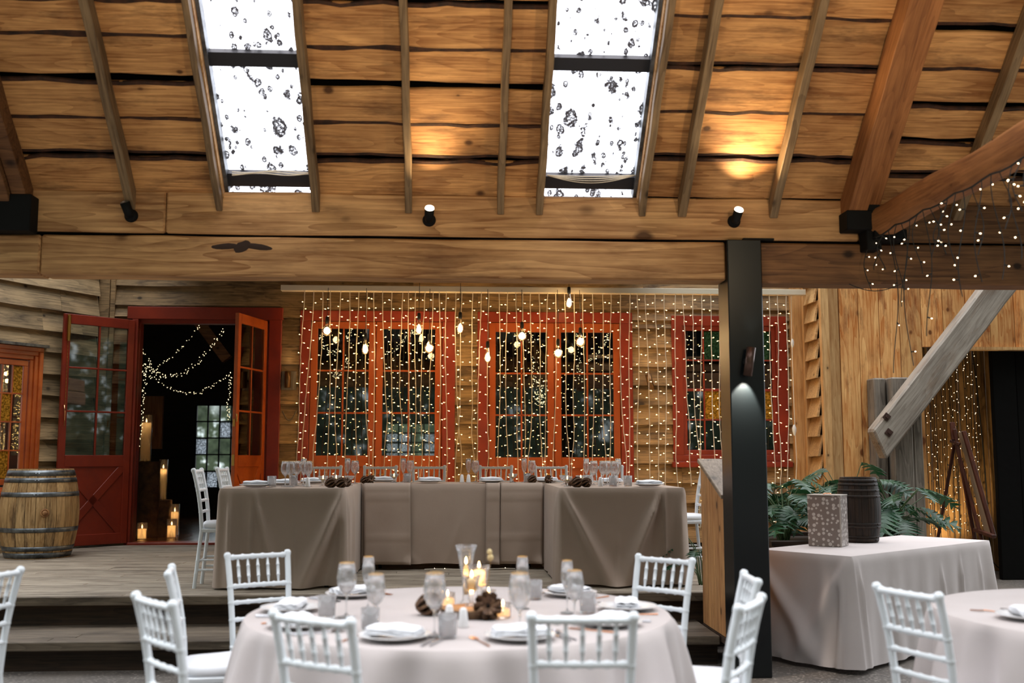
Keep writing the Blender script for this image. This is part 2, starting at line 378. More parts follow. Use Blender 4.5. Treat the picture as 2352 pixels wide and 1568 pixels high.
def cloth_mat(name, c, c2=None, trans=0.12):
    m, t = mat(name)
    tc = t.n('ShaderNodeTexCoord')
    nz = t.n('ShaderNodeTexNoise', ins={'Vector': tc.outputs['Object'], 'Scale': 260.0, 'Detail': 2.0})
    n2 = t.n('ShaderNodeTexNoise', ins={'Vector': tc.outputs['Object'], 'Scale': 5.0, 'Detail': 4.0})
    cc = t.mix(n2.outputs[0], c, c2 or tuple(x * 0.9 for x in c))
    h = t.math('ADD', t.math('MULTIPLY', nz.outputs[0], 0.25), n2.outputs[0])
    bp = t.n('ShaderNodeBump', ins={'Height': h, 'Strength': 0.25, 'Distance': 0.01})
    b = t.n('ShaderNodeBsdfPrincipled', ins={'Base Color': cc, 'Roughness': 0.85, 'Normal': bp.outputs[0], 'Specular IOR Level': 0.15, 'Sheen Weight': 0.15})
    tr = t.n('ShaderNodeBsdfTranslucent', ins={'Color': cc})
    out_(t, t.n('ShaderNodeMixShader', ins={0: trans, 1: b.outputs[0], 2: tr.outputs[0]}).outputs[0]); return m
M['linen'] = cloth_mat('taupe_linen', srgb(184, 164, 149), srgb(172, 152, 137))
M['linen_w'] = cloth_mat('pale_linen', srgb(204, 194, 192), srgb(194, 183, 180))
def concrete():
    m, t = mat('exposed_aggregate_concrete')
    tc = t.n('ShaderNodeTexCoord')
    vo = t.n('ShaderNodeTexVoronoi', ins={'Vector': tc.outputs['Object'], 'Scale': 70.0})
    nz = t.n('ShaderNodeTexNoise', ins={'Vector': tc.outputs['Object'], 'Scale': 1.7, 'Detail': 6.0, 'Roughness': 0.65})
    rn = t.n('ShaderNodeSeparateColor', ins={0: vo.outputs['Color']}).outputs[0]
    c = t.mix(t.ramp(rn, [(0.0, 0.0), (0.75, 0.15), (1.0, 1.0)]), srgb(72, 66, 62), srgb(150, 142, 134))
    c = t.mix(t.ramp(nz.outputs[0], [(0.35, 0.0), (0.7, 1.0)]), c, srgb(96, 88, 80))
    bp = t.n('ShaderNodeBump', ins={'Height': vo.outputs['Distance'], 'Strength': 0.3, 'Distance': 0.004})
    b = t.n('ShaderNodeBsdfPrincipled', ins={'Base Color': c, 'Roughness': 0.6, 'Normal': bp.outputs[0]})
    out_(t, b.outputs[0]); return m
M['concrete'] = concrete()
def dotted():
    m, t = mat('dotted_wrapping_paper')
    tc = t.n('ShaderNodeTexCoord')
    sx = t.n('ShaderNodeSeparateXYZ', ins={0: tc.outputs['Object']})
    cb = t.n('ShaderNodeCombineXYZ', ins={0: t.math('ADD', sx.outputs[0], sx.outputs[1]), 1: sx.outputs[2], 2: 0.0})
    vo = t.n('ShaderNodeTexVoronoi', voronoi_dimensions='2D', ins={'Vector': cb.outputs[0], 'Scale': 27.0, 'Randomness': 0.75})
    rn = t.n('ShaderNodeSeparateColor', ins={0: vo.outputs['Color']}).outputs[0]
    k = t.math('LESS_THAN', vo.outputs['Distance'], t.math('ADD', 0.16, t.math('MULTIPLY', rn, 0.20)))
    c = t.mix(k, srgb(128, 116, 110), srgb(196, 188, 182))
    b = t.n('ShaderNodeBsdfPrincipled', ins={'Base Color': c, 'Roughness': 0.3})
    out_(t, b.outputs[0]); return m
M['dots'] = dotted()
def gloss_floor():
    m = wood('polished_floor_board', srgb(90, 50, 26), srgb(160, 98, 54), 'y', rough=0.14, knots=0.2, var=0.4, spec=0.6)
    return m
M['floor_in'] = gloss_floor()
# ================================================================ ROOF
YB, ZB, SL = 6.87, 3.16, R(43.6)
cs, sn = math.cos(SL), math.sin(SL)
S_, N_ = Vector((0, -cs, sn)), Vector((0, -sn, -cs))
RM = frame_matrix((0, YB, ZB), Vector((1, 0, 0)), S_, N_)
def roof_xs(u, v, n=0.0):
    p0 = Vector((0, YB, ZB)) + N_ * n
    q = hit(u, v, p0, N_); return q.x, (q - p0).dot(S_)
def wavy_board(mb, x0, x1, s0, s1, n0, n1, amp=0.006, M=None):
    k = max(2, int((x1 - x0) / 0.12)); sd = random.random() * 100
    def fn(i, s, a): return s + a * (mnoise.noise(Vector((i * 0.5 + sd, s * 3, 0))) + 0.6 * mnoise.noise(Vector((i * 1.7 + sd, s, 4))))
    vs = []; fs = []
    for i in range(k + 1):
        x = x0 + (x1 - x0) * i / k
        a, b = fn(i, s0, amp), fn(i, s1, amp)
        vs += [(x, a, n0), (x, b, n0), (x, b, n1), (x, a, n1)]
    for i in range(k):
        o, p = i * 4, i * 4 + 4
        for j in range(4):
            j2 = (j + 1) % 4; fs.append((o + j, p + j, p + j2, o + j2))
    fs += [(0, 1, 2, 3), tuple(k * 4 + j for j in (3, 2, 1, 0))]
    mb.add(vs, fs, M)
def zone(name, x0, x1, us, vs, extra=2.3):
    """boards between successive (v_low, v_high) pixel pairs read at column us, then regular boards up to s = extra"""
    mb = MB(); bk = MB(); top = 0
    for i, (a, b) in enumerate(vs):
        s0, s1 = roof_xs(us, a)[1], roof_xs(us, b)[1]
        n0 = -0.005 - 0.012 * (i % 2)
        wavy_board(mb, x0, x1, s0, s1, n0, n0 - 0.03, 0.012); top = s1
        if random.random() < .7: wavy_board(bk, x0, x1, s1 - .012, s1 + .010, n0 + .0015, n0 - .02, 0.022)
        if random.random() < .5: wavy_board(bk, x0, x1, s0 - .010, s0 + .008, n0 + .0015, n0 - .02, 0.020)
    s = top
    i = len(vs)
    while s < extra:
        g = random.choice((0.006, 0.035)); wd = random.uniform(0.21, 0.25)
        wavy_board(mb, x0, x1, s + g, s + g + wd, -0.005, -0.035, 0.010); s += g + wd; i += 1
    o = struct(mb, name, M['roof'], M=RM, bevel=0.004)
    struct(bk, 'ceiling_bark_edge', M['bark'], M=RM)
    return o
zone('ceiling_boards', -6.5, -1.56, 400, [(446, 365), (353, 275), (272, 192), (176, 86), (82, 4)])
zone('ceiling_boards', -0.93, 0.575, 1000, [(450, 373), (360, 289), (285, 206), (191, 116), (112, 12)])
zone('ceiling_boards', 1.25, 2.80, 1700, [(456, 370), (359, 263), (260, 160), (148, 42), (38, -40)])
zone('ceiling_boards', 2.80, 7.0, 2200, [(475, 408), (397, 334), (320, 250), (238, 162), (158, 74), (56, -20)])
mb = MB()
for x0, x1 in ((-6.5, -1.545), (-0.94, 0.59), (1.24, 7.0)): mb.box(x0, x1, -0.25, 2.5, -0.09, -0.07)
struct(mb, 'roof_gap_backing', M['void'], M=RM)  # dark sheet painting the shade seen through the board gaps
# rafters
def rafter(x, wd=0.045, dp=0.10, s0=-0.085, s1=2.4, m='rafter', n0=-0.004, lean=0.0):
    mb = MB(); k = 12
    for i in range(k):
        pass
    vs = []; fs = []
    for i in range(k + 1):
        s = s0 + (s1 - s0) * i / k; e = 0.003 * math.sin(i * 1.9 + x * 7)
        for dx, n in ((-wd / 2, n0), (wd / 2, n0), (wd / 2, dp), (-wd / 2, dp)): vs.append((dx + e, s, n))
    for i in range(k):
        for j in range(4):
            j2 = (j + 1) % 4; fs.append((i * 4 + j, i * 4 + j2, i * 4 + 4 + j2, i * 4 + 4 + j))
    fs += [(3, 2, 1, 0), tuple(k * 4 + j for j in range(4))]
    mb.add(vs, fs)
    mm = RM.copy(); mm.translation = RM @ Vector((x, 0, 0))
    return struct(mb, 'ceiling_rafter', M[m], M=mm, bevel=0.004)
for x, wd in ((-2.125, 0.055), (-1.555, 0.04), (-0.92, 0.05), (-0.305, 0.045), (0.305, 0.045), (0.57, 0.045), (1.262, 0.045), (1.54, 0.055), (2.165, 0.055), (4.25, 0.07), (-3.45, 0.055)):
    rafter(x, wd)
rafter(3.45, 0.06)
# heavy valley rafters at the trusses
for x in (2.70, -2.92):
    rafter(x, 0.13, 0.17, -0.06, m='tie' if x > 0 else 'beam_dark'); rafter(x + 0.115, 0.09, 0.13, -0.05, m='tie' if x > 0 else 'beam_dark')
# ---- skylights
for i, (x0, x1) in enumerate(((-1.535, -0.945), (0.592, 1.24))):
    e = empty('window_%d' % (i + 1), kind='structure'); e.matrix_world = RM
    mb = MB(); mb.box(x0 - .01, x1 + .01, -0.35, 2.4, -0.118, -0.114); mb.build('skylight_pane', M['skylight'], e)
    mb = MB()
    for v in ((395, 424), (118, 150)) if i == 0 else ((402, 430), (130, 160)):
        u = 600 if i == 0 else 1380
        s0, s1 = roof_xs(u, v[1], -0.085)[1], roof_xs(u, v[0], -0.085)[1]
        mb.box(x0, x1, s0, s1, -0.112, -0.06)
    for s in (1.95,): mb.box(x0, x1, s, s + 0.09, -0.112, -0.06)
    mb.build('cross_bar', M['steel_bar'], e, label='black steel cross bars')
    mb = MB()
    for xx in (x0 - 0.004, x1 + 0.004): mb.box(xx - 0.012, xx + 0.012, -0.10, 2.4, -0.12, 0.03 if (i == 0) == (xx < x0) else -0.02)
    mb.build('reveal_lining', M['trim_v'], e)
    mb = MB()
    xx = x0 + 0.02 if i == 0 else x1 - 0.02
    mb.box(xx - 0.012, xx + 0.012, -0.03, 2.4, -0.118, -0.03)
    mb.build('metal_flashing', M['galv'], e)
# white cables slung on the lower cross bars
for i, (u0, u1, v0) in enumerate(((533, 708, 394), (1256, 1460, 402))):
    mb = MB()
    for q in range(4 if i else 3):
        pts = []
        for k in range(17):
            f = k / 16; uu = u0 + (u1 - u0) * f
            sag = math.sin(PI * f) * (3 + q * 5) if i else math.sin(2.5 * PI * f + q) * 2.5 + q * 3
            xx, ss = roof_xs(uu, v0 + sag, -0.045); pts.append(RM @ Vector((xx, ss, -0.045)))
        mb.tube(pts, 0.0035, 5)
    mb.build('electrical_cable', M['cable_w'], label='bundle of thin white cables slung across the foot of the %s skylight' % ('left' if i == 0 else 'right'), cat='cable')
# ================================================================ BEAMS, POST
def beam(name, x0, x1, y0, y1, z0, z1, m='beam', amp=0.008, kind='structure', tilt=0.0):
    mb = MB(); k = int((x1 - x0) / 0.15) + 1; vs = []; fs = []; sd = random.random() * 50
    for i in range(k + 1):
        x = x0 + (x1 - x0) * i / k
        a = amp * mnoise.noise(Vector((x * 1.3 + sd, 0, 0))) ; b = amp * mnoise.noise(Vector((x * 1.6 + sd, 5, 0)))
        vs += [(x, y0, z0 + a), (x, y1, z0 + a), (x, y1, z1 + b), (x, y0, z1 + b)]
    for i in range(k):
        for j in range(4):
            j2 = (j + 1) % 4; fs.append((i * 4 + j, i * 4 + 4 + j, i * 4 + 4 + j2, i * 4 + j2))
    fs += [(0, 1, 2, 3), tuple(k * 4 + j for j in (3, 2, 1, 0))]
    mb.add(vs, fs)
    return struct(mb, name, M[m], bevel=0.012)
beam('ceiling_beam', -7, -3.03 + 0.33, 6.87, 7.08, 2.60, 2.862)
beam('ceiling_beam', -2.695, 1.832, 6.87, 7.08, 2.60, 2.862)
beam('ceiling_beam', 2.066, 8, 6.87, 7.08, 2.585, 2.862, 'beam_dark')
beam('ceiling_beam', -7, -1.905, 6.87, 7.05, 2.885, 3.165)
beam('ceiling_beam', -1.90, 2.758, 6.87, 7.05, 2.880, 3.165)
beam('ceiling_beam', 2.762, 8, 6.885, 7.05, 2.880, 3.15, 'beam_dark')
mb = MB(); mb.box(-7, 1.83, 6.90, 7.05, 2.862, 2.885); mb.box(2.07, 8, 6.90, 7.05, 2.862, 2.885); struct(mb, 'beam_gap_strip', M['void'])  # near-black strip painting the shade between upper and lower beam
# deep resin scar in the lower beam
mb = MB()
c = at(556, 566, y=6.866)
for dx, wd, hh, an in ((-0.11, 0.09, 0.020, 0.05), (0.10, 0.10, 0.020, -0.12), (0.0, 0.06, 0.035, 0.5)):
    vs = [(0, 0, 0)]; 
    for k in range(14):
        a = 2 * PI * k / 14; rr = 1 + 0.25 * mnoise.noise(Vector((k * 2.1, dx * 9, 1)))
        x, z = wd * math.cos(a) * rr, hh * math.sin(a) * rr
        vs.append((x * math.cos(an) - z * math.sin(an), 0.004, x * math.sin(an) + z * math.cos(an)))
    mb.add([Vector(v) + c + Vector((dx, 0, 0)) for v in vs], [(0, k + 1, (k + 1) % 14 + 1) for k in range(14)])
struct(mb, 'beam_knot', plain('resin_scar', srgb(52, 32, 20), 0.8))
# black steel post with timber-coloured flank
mb = MB(); mb.box(1.832, 2.066, 6.83, 7.09, 0, 2.874)
struct(mb, 'pillar_post', M['black_steel'], bevel=0.006)
mb = MB(); mb.box(1.95, 2.16, 6.845, 7.0, 2.874, 2.888); mb.box(1.81, 1.84, 6.80, 6.86, 0.30, 0.42)
struct(mb, 'pillar_bracket', M['iron'])
# roof tie beam running towards the hall, with iron shoe
mb = MB()
a0, a1 = Vector((2.86, 6.90, 2.985)), Vector((3.15, -1.0, 3.13))
k = 34; vs = []; fs = []
for i in range(k + 1):
    p = a0.lerp(a1, i / k); e = 0.008 * math.sin(i * 1.3)
    for j in range(12):
        an = 2 * PI * j / 12; c_, s__ = math.cos(an), math.sin(an)
        q = (abs(c_) ** 4 + abs(s__) ** 4) ** -0.25
        vs.append(p + Vector((0.085 * q * c_ + e, 0, 0.095 * q * s__ - e * 0.5)))
for i in range(k):
    for j in range(12): fs.append((i * 12 + j, i * 12 + (j + 1) % 12, i * 12 + 12 + (j + 1) % 12, i * 12 + 12 + j))
fs += [tuple(range(12)), tuple(reversed([k * 12 + j for j in range(12)]))]
mb.add(vs, fs, smooth=True); struct(mb, 'tie_beam', M['tie'])
mb = MB(); mb.box(2.62, 2.80, 6.72, 6.87, 2.93, 3.06); mb.box(2.76, 2.86, 6.74, 6.88, 2.80, 3.20); mb.box(2.80, 3.02, 6.70, 6.87, 2.86, 2.93)
mb.tube([(2.81, 6.74, 3.02), (2.81, 6.68, 3.02)], 0.018, 6)
struct(mb, 'beam_shoe', M['iron'], bevel=0.006)
mb = MB(); mb.box(-3.05, -2.72, 6.74, 6.87, 2.86, 3.10); mb.box(-3.05, -2.88, 6.72, 6.86, 3.10, 3.34)
struct(mb, 'beam_shoe', M['iron'], bevel=0.006)
# ================================================================ FLOOR, DECK, STEPS
mb = MB(); mb.box(-14, 14, -14, 19, -0.1, 0.0); struct(mb, 'floor', M['concrete'])
def boards_x(name, x0, x1, y0, y1, z0, z1, wd, m, gap=0.004):
    mb = MB(); y = y0
    while y < y1 - 0.01:
        e = min(y + wd, y1); xs = [x0]
        while xs[-1] < x1:
            xs.append(min(x1, xs[-1] + random.uniform(2.6, 4.6)))
        for a, b in zip(xs[:-1], xs[1:]):
            mb.box(a, b - 0.003, y, e - gap, z0, z1 + random.uniform(-0.0015, 0.0015))
        y = e
    return struct(mb, name, M[m], bevel=0.003)
boards_x('floor_deck', -7, 2.5, 7.90, 12.62, 0.37, 0.41, 0.14, 'deck')
mb = MB(); mb.box(-7, 2.1, 7.885, 7.93, 0.345, 0.412); struct(mb, 'deck_edge', M['tread'], bevel=0.006)
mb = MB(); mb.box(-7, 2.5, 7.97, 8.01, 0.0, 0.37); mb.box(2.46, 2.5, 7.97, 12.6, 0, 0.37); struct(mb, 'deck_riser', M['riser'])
boards_x('step_tread', -7, 1.83, 7.27, 7.97, 0.165, 0.2, 0.14, 'tread')
mb = MB(); mb.box(-7, 1.83, 7.235, 7.275, 0.14, 0.202); struct(mb, 'step_edge', M['tread'], bevel=0.006)
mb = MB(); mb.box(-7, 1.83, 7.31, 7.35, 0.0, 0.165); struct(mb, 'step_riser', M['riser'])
# sloping handrail wall at the end of the steps
e = empty('stair_side_wall', kind='structure')
mb = MB(); ys = [7.12, 7.28, 7.44, 7.60, 7.78]
def rail_z(y): return 1.13 + (y - 7.1) * (1.375 - 1.13) / 0.68
for a, b in zip(ys[:-1], ys[1:]):
    vs = [(x, y, z) for x in (1.845, 1.872) for (y, z) in ((a, 0.205), (b - 0.004, 0.205), (b - 0.004, rail_z(b)), (a, rail_z(a)))]
    mb.add(vs, [(0, 1, 2, 3), (7, 6, 5, 4), (0, 4, 5, 1), (2, 6, 7, 3), (1, 5, 6, 2), (0, 3, 7, 4)])
    mb.add([(x + 0.22, y, z) for x, y, z in vs], [(0, 1, 2, 3), (7, 6, 5, 4), (0, 4, 5, 1), (2, 6, 7, 3), (1, 5, 6, 2), (0, 3, 7, 4)])
mb.build('side_boards', M['panel_v'], e, bevel=0.003)
mb = MB(); mb.bar((1.97, 7.11, rail_z(7.11) + 0.012), (1.97, 7.79, rail_z(7.79) + 0.012), 0.29, 0.03); mb.build('cap_rail', M['cap'], e, bevel=0.004)
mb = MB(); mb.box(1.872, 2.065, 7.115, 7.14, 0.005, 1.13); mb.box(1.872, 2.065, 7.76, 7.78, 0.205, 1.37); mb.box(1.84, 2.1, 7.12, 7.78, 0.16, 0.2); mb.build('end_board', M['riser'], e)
# ================================================================ BACK WALL
YW = 12.5
def wx(u, v=900, y=YW): return at(u, v, y=y).x
def wz(v, u=1000, y=YW): return at(u, v, y=y).z
def clad_rows(z0, z1, h=0.232):
    out = []; z = z0
    while z < z1: out.append((z, min(z + h, z1))); z += h
    return out
def weatherboards(mb, x0, x1, z0, z1, M=None, h=0.232, zs=0.41, y=0.0, tk=0.026):
    """lapped boards: local x along the wall, -y towards the viewer"""
    z = zs; k = 0
    while z < z1:
        a, b = max(z, z0), min(z + h, z1)
        if b - a > 0.015:
            xs = [x0]
            while xs[-1] < x1 - 0.01: xs.append(min(x1, xs[-1] + random.uniform(2.5, 4.5)))
            for p, q in zip(xs[:-1], xs[1:]):
                n = max(1, int((q - p) / 0.2)); vs = []; fs = []; sd = random.random() * 60
                ob, ot = tk + 0.042, 0.012
                for i in range(n + 1):
                    xx = p + (q - p - 0.003) * i / n; e = 0.012 * mnoise.noise(Vector((xx * 2 + sd, a, 0)))
                    vs += [(xx, y - ob, a + e), (xx, y - ob + tk, a + e), (xx, y + 0.0, b + 0.02), (xx, y - ot, b + 0.02)]
                for i in range(n):
                    for j in range(4):
                        j2 = (j + 1) % 4; fs.append((i * 4 + j, i * 4 + 4 + j, i * 4 + 4 + j2, i * 4 + j2))
                fs += [(0, 1, 2, 3), tuple(n * 4 + j for j in (3, 2, 1, 0))]
                mb.add(vs, fs, M)
        z += h; k += 1
X_L, D0, D1 = -4.154, -3.74, -2.19
F1a, F1b, F2a, F2b = wx(712), wx(1022), wx(1112), wx(1432)
W3a, W3b = wx(1562), wx(1790); X_R = 4.20
ZD = 3.06; ZF = wz(735); ZW3 = wz(745); ZW3b = wz(1052)
YM = frame_matrix((0, YW, 0), Vector((1, 0, 0)), Vector((0, 1, 0)), Vector((0, 0, 1)))
mb = MB()
weatherboards(mb, X_L, D0, 0.41, ZD); weatherboards(mb, D1, F1a, 0.41, ZD)
weatherboards(mb, F1b, F2a, 0.41, ZD); weatherboards(mb, F2b, W3a, 0.41, ZD)
weatherboards(mb, W3a, W3b, 0.41, ZW3b); weatherboards(mb, W3b, X_R, 0.41, ZD)
weatherboards(mb, X_L, X_R, ZD, 3.9)
struct(mb, 'wall_back', M['clad'], M=YM)
mb = MB()
for x0, x1, z0, z1 in ((X_L - 2, D0, 0, ZD), (D1, F1a, 0, ZD), (F1b, F2a, 0, ZD), (F2b, W3a, 0, ZD), (W3a, W3b, 0, ZW3b), (W3b, X_R, 0, ZD), (X_L - 2, X_R + 0.2, ZD, 4.6)):
    mb.box(x0, x1, YW + 0.03, YW + 0.12, z0, z1)
struct(mb, 'wall_back_lining', M['dark_wood'])
# corner posts left, trim boards
mb = MB(); mb.box(-4.17, -4.05, 12.40, 12.49, 0.41, 3.7); mb.box(-4.045, -3.99, 12.42, 12.47, 0.41, 3.7); struct(mb, 'trim_1', M['clad'], bevel=0.004)
# ---- left wall, running towards the hall at an angle
LD = Vector((-math.sin(R(31.4)), -math.cos(R(31.4)), 0)); LN = Vector((math.cos(R(31.4)), -math.sin(R(31.4)), 0))
LO = Vector((X_L, YW - 0.02, 0))
LMt = frame_matrix(LO, -LD, -LN, Vector((0, 0, 1)))      # local x runs back into the corner, -y faces the hall
def lhit(u, v): q = hit(u, v, LO, LN); return (q - LO).dot(-LD), q.z
lx1, lz1 = lhit(92, 800); lx0 = lx1 - 1.15
mb = MB()
weatherboards(mb, lx1 - 0.02, -0.08, 0.41, 3.05, h=0.24)
weatherboards(mb, -3.2, lx0, 0.41, 3.05, h=0.24)
weatherboards(mb, -3.2, -0.08, lz1 - 0.03, 3.9, h=0.24, zs=0.41)
weatherboards(mb, lx0, lx1, 0.41, 1.0, h=0.24)
struct(mb, 'wall_left', M['clad_l'], M=LMt)
mb = MB(); mb.box(-3.2, lx0, 0.03, 0.1, 0, 4.4); mb.box(lx1, 0.05, 0.03, 0.1, 0, 4.4); mb.box(lx0, lx1, 0.03, 0.1, lz1 - 0.03, 4.4); mb.box(lx0, lx1, 0.03, 0.1, 0, 1.0)
struct(mb, 'wall_left_lining', M['dark_wood'], M=LMt)
# left window (amber joinery, textured glass)
e = empty('window_3', kind='structure'); e.matrix_world = LMt
zt = lz1; zb = 1.0
mb = MB()
for i, (w0, yy) in enumerate(((0.0, -0.075), (0.045, -0.055), (0.09, -0.035))):
    a, b, c_, d_ = lx0 + w0, lx1 - w0, zb + w0 * 0.5, zt - w0
    for (p, q, r, s) in ((a, a + 0.05, c_ + .05, d_ - .05), (b - 0.05, b, c_ + .05, d_ - .05), (a, b, d_ - 0.05, d_), (a, b, c_, c_ + 0.05)): mb.box(p, q, yy, 0.03, r, s)
mb.build('window_frame', M['amber'], e, bevel=0.006)
mb = MB(); mb.box(lx0 - 0.04, lx1 + 0.03, -0.12, 0.0, zt, zt + 0.03); mb.build('head_flashing', M['galv'], e)
a, b, c_, d_ = lx0 + 0.15, lx1 - 0.15, zb + 0.12, zt - 0.15
mb = MB()
for (p, q, r, s) in ((a, a + 0.05, c_ + .06, d_ - .06), (b - 0.05, b, c_ + .06, d_ - .06), (a, b, d_ - 0.06, d_), (a, b, c_, c_ + 0.06)): mb.box(p, q, -0.02, 0.02, r, s)
mb.build('sash', M['amber'], e, bevel=0.004)
a += 0.05; b -= 0.05; c_ += 0.06; d_ -= 0.06
mb = MB(); nC, nR = 6, 4; cw, ch = (b - a) / nC, (d_ - c_) / nR
for i in range(1, nC): mb.box(a + cw * i - 0.006, a + cw * i + 0.006, -0.012, 0.012, c_, d_)
for j in range(1, nR): mb.box(a, b, -0.012, 0.012, c_ + ch * j - 0.007, c_ + ch * j + 0.007)
mb.build('glazing_bar', M['amber'], e)
mb = MB(); my = MB()
for i in range(nC):
    for j in range(nR):
        (my if (i + j * 2) % 4 == 0 or (i == nC - 1 and j == nR - 1) else mb).box(a + cw * i + 0.006, a + cw * (i + 1) - 0.006, -0.002, 0.002, c_ + ch * j + 0.007, c_ + ch * (j + 1) - 0.007)
mb.build('window_pane', M['pane'], e); my.build('textured_pane', M['frost_y'], e, label='amber textured panes')
# ================================================================ JOINERY
def leaf(name, parent, M4, wd, z0, z1, m, gz0, gz1, st=0.075, handle_x=None, cols=2, rows=3, xpanel=True, mid=None):
    """glazed leaf: local x across the leaf from the hinge, y through it, z up"""
    lf = bpy.data.objects.new(name, None); COL.objects.link(lf); lf.parent = parent; lf.matrix_local = M4
    T = 0.022
    mb = MB()
    mb.box(0, st, -T, T, z0, z1); mb.box(wd - st, wd, -T, T, z0, z1)
    mb.box(st, wd - st, -T, T, gz1, z1); mb.box(st, wd - st, -T, T, gz0 - 0.13, gz0)
    mb.box(st, wd - st, -T, T, z0, z0 + 0.12)
    mb.build('leaf_frame', m, lf, bevel=0.004)
    mb = MB(); iw = wd - 2 * st
    for i in range(1, cols): mb.box(st + iw * i / cols - 0.010, st + iw * i / cols + 0.010, -0.016, 0.016, gz0, gz1)
    for j in range(1, rows): mb.box(st, wd - st, -0.016, 0.016, gz0 + (gz1 - gz0) * j / rows - 0.010, gz0 + (gz1 - gz0) * j / rows + 0.010)
    mb.build('glazing_bar', m, lf, bevel=0.003)
    mb = MB(); mb.box(st, wd - st, -0.002, 0.002, gz0, gz1); mb.build('glass_pane', M['pane'], lf)
    if xpanel:
        mb = MB(); mb.box(st, wd - st, -0.008, 0.008, z0 + 0.12, gz0 - 0.13); mb.build('lower_panel', m, lf)
        mb = MB(); a, b, c, d = st, wd - st, z0 + 0.12, gz0 - 0.13
        for (p, q) in (((a, c), (b, d)), ((a, d), (b, c))):
            mb.bar((p[0], 0, p[1]), (q[0], 0, q[1]), 0.042, 0.07, up=(0, 1, 0)) if False else mb.bar((p[0], 0, p[1]), (q[0], 0, q[1]), 0.085, 0.038, up=(0, 1, 0))
        mb.build('x_brace', m, lf, bevel=0.003)
    return lf
DZ0, DZ1, GZ0, GZ1 = 0.435, 3.01, 1.435, 2.90
# door_1: entrance, double leaves standing open
e = empty('door_1', kind='structure')
mb = MB()
mb.box(wx(290), wx(648), 12.42, 12.50, 3.03, wz(711)); mb.box(wx(302), D0 + 0.03, 12.42, 12.50, 0.41, 3.03); mb.box(wx(617), wx(646), 12.42, 12.50, 0.41, 3.03)
mb.box(D0 - 0.02, D0 + 0.035, 12.50, 12.64, 0.41, 3.03); mb.box(D1 - 0.035, D1 + 0.02, 12.50, 12.64, 0.41, 3.03); mb.box(D0, D1, 12.50, 12.64, 2.99, 3.04); mb.box(D0, D1, 12.40, 12.66, 0.405, 0.435)
mb.build('door_frame', M['red'], e, bevel=0.005)
aL = R(46.6)
hL = Vector((-3.75, 12.41, 0)); dL = Vector((-math.sin(aL), -math.cos(aL), 0))
lf = leaf('door_leaf', e, frame_matrix(hL, dL, Vector((-dL.y, dL.x, 0)), Vector((0, 0, 1))), 0.83, DZ0, DZ1, M['red'], GZ0, GZ1)
mb = MB(); mb.box(0.77, 0.80, 0.02, 0.035, 2.72, 3.0); mb.tube([(0.785, 0.05, 2.70), (0.785, 0.05, 2.98)], 0.016, 8); mb.build('brass_bolt', M['brass'], lf, label='brass bolt')
mb = MB(); mb.tube([(0.785, 0.032, 2.70 - 0.02 * k) for k in range(48)], [0.0035 if k % 2 else 0.0015 for k in range(48)], 5)
mb.build('bolt_chain', M['brass'], lf, label='brass chain')
mb = MB(); mb.tube([(0.80, 0.03, 1.98), (0.81, 0.07, 1.98), (0.80, 0.075, 1.90), (0.79, 0.05, 1.82)], 0.010, 6); mb.build('handle', M['copper'], lf, label='copper handle')
aR = R(14.2); hR = Vector((-2.22, 12.40, 0)); dR = Vector((-math.sin(aR), -math.cos(aR), 0))
lf = leaf('door_leaf', e, frame_matrix(hR, dR, Vector((-dR.y, dR.x, 0)), Vector((0, 0, 1))), 0.76, DZ0, DZ1, M['amber'], GZ0, GZ1)
mb = MB()
for z in (0.7, 1.75, 2.75): mb.tube([(-0.004, -0.024, z - 0.04), (-0.004, -0.024, z + 0.04)], 0.008, 6)
mb.build('hinge', M['galv'], lf)
mb = MB(); mb.box(0.745, 0.765, -0.015, 0.015, 1.32, 1.44); mb.box(0.745, 0.768, -0.012, 0.012, 1.75, 1.83); mb.tube([(0.76, 0.02, 1.88), (0.80, 0.05, 1.88), (0.80, 0.05, 1.80)], 0.008, 6)
mb.build('brass_latch', M['brass'], lf, label='brass latch')
# French window pairs
def french(idx, x0, x1, gl, gt, gb):
    e = empty('door_%d' % idx, kind='structure'); yf = 12.40
    zt = wz(716)
    mb = MB(); g = [wx(k) for k in gl]
    mb.box(x0, x1, yf + 0.03, 12.5, wz(740), zt); mb.box(x0, g[0] - 0.085, yf + 0.03, 12.5, 0.41, wz(740)); mb.box(g[3] + 0.085, x1, yf + 0.03, 12.5, 0.41, wz(740))
    mb.build('door_frame', M['red'], e, bevel=0.005)
    mid = (g[1] + g[2]) / 2
    for a, b, x_l, x_r in ((g[0], g[1], g[0] - 0.08, mid - 0.003), (g[2], g[3], mid + 0.003, g[3] + 0.08)):
        M4 = Matrix.Translation(Vector((x_l, 12.47, 0))); wd = x_r - x_l
        lf = leaf('door_leaf', e, M4, wd, 0.435, wz(741), M['joinery'], wz(gb), wz(gt), st=0.08)
    mb = MB(); mb.tube([(mid - 0.05, 12.40, 1.21), (mid - 0.05, 12.36, 1.21), (mid - 0.12, 12.36, 1.21)], 0.008, 6)
    mb.tube([(mid + 0.05, 12.40, 1.21), (mid + 0.05, 12.36, 1.21), (mid + 0.12, 12.36, 1.21)], 0.008, 6); mb.build('handle', M['brass'], e, label='brass lever handles')
french(2, wx(688), wx(1045), (729, 847, 879, 999), 757, 1046)
french(3, wx(1096), wx(1452), (1138, 1257, 1288, 1408), 762, 1050)
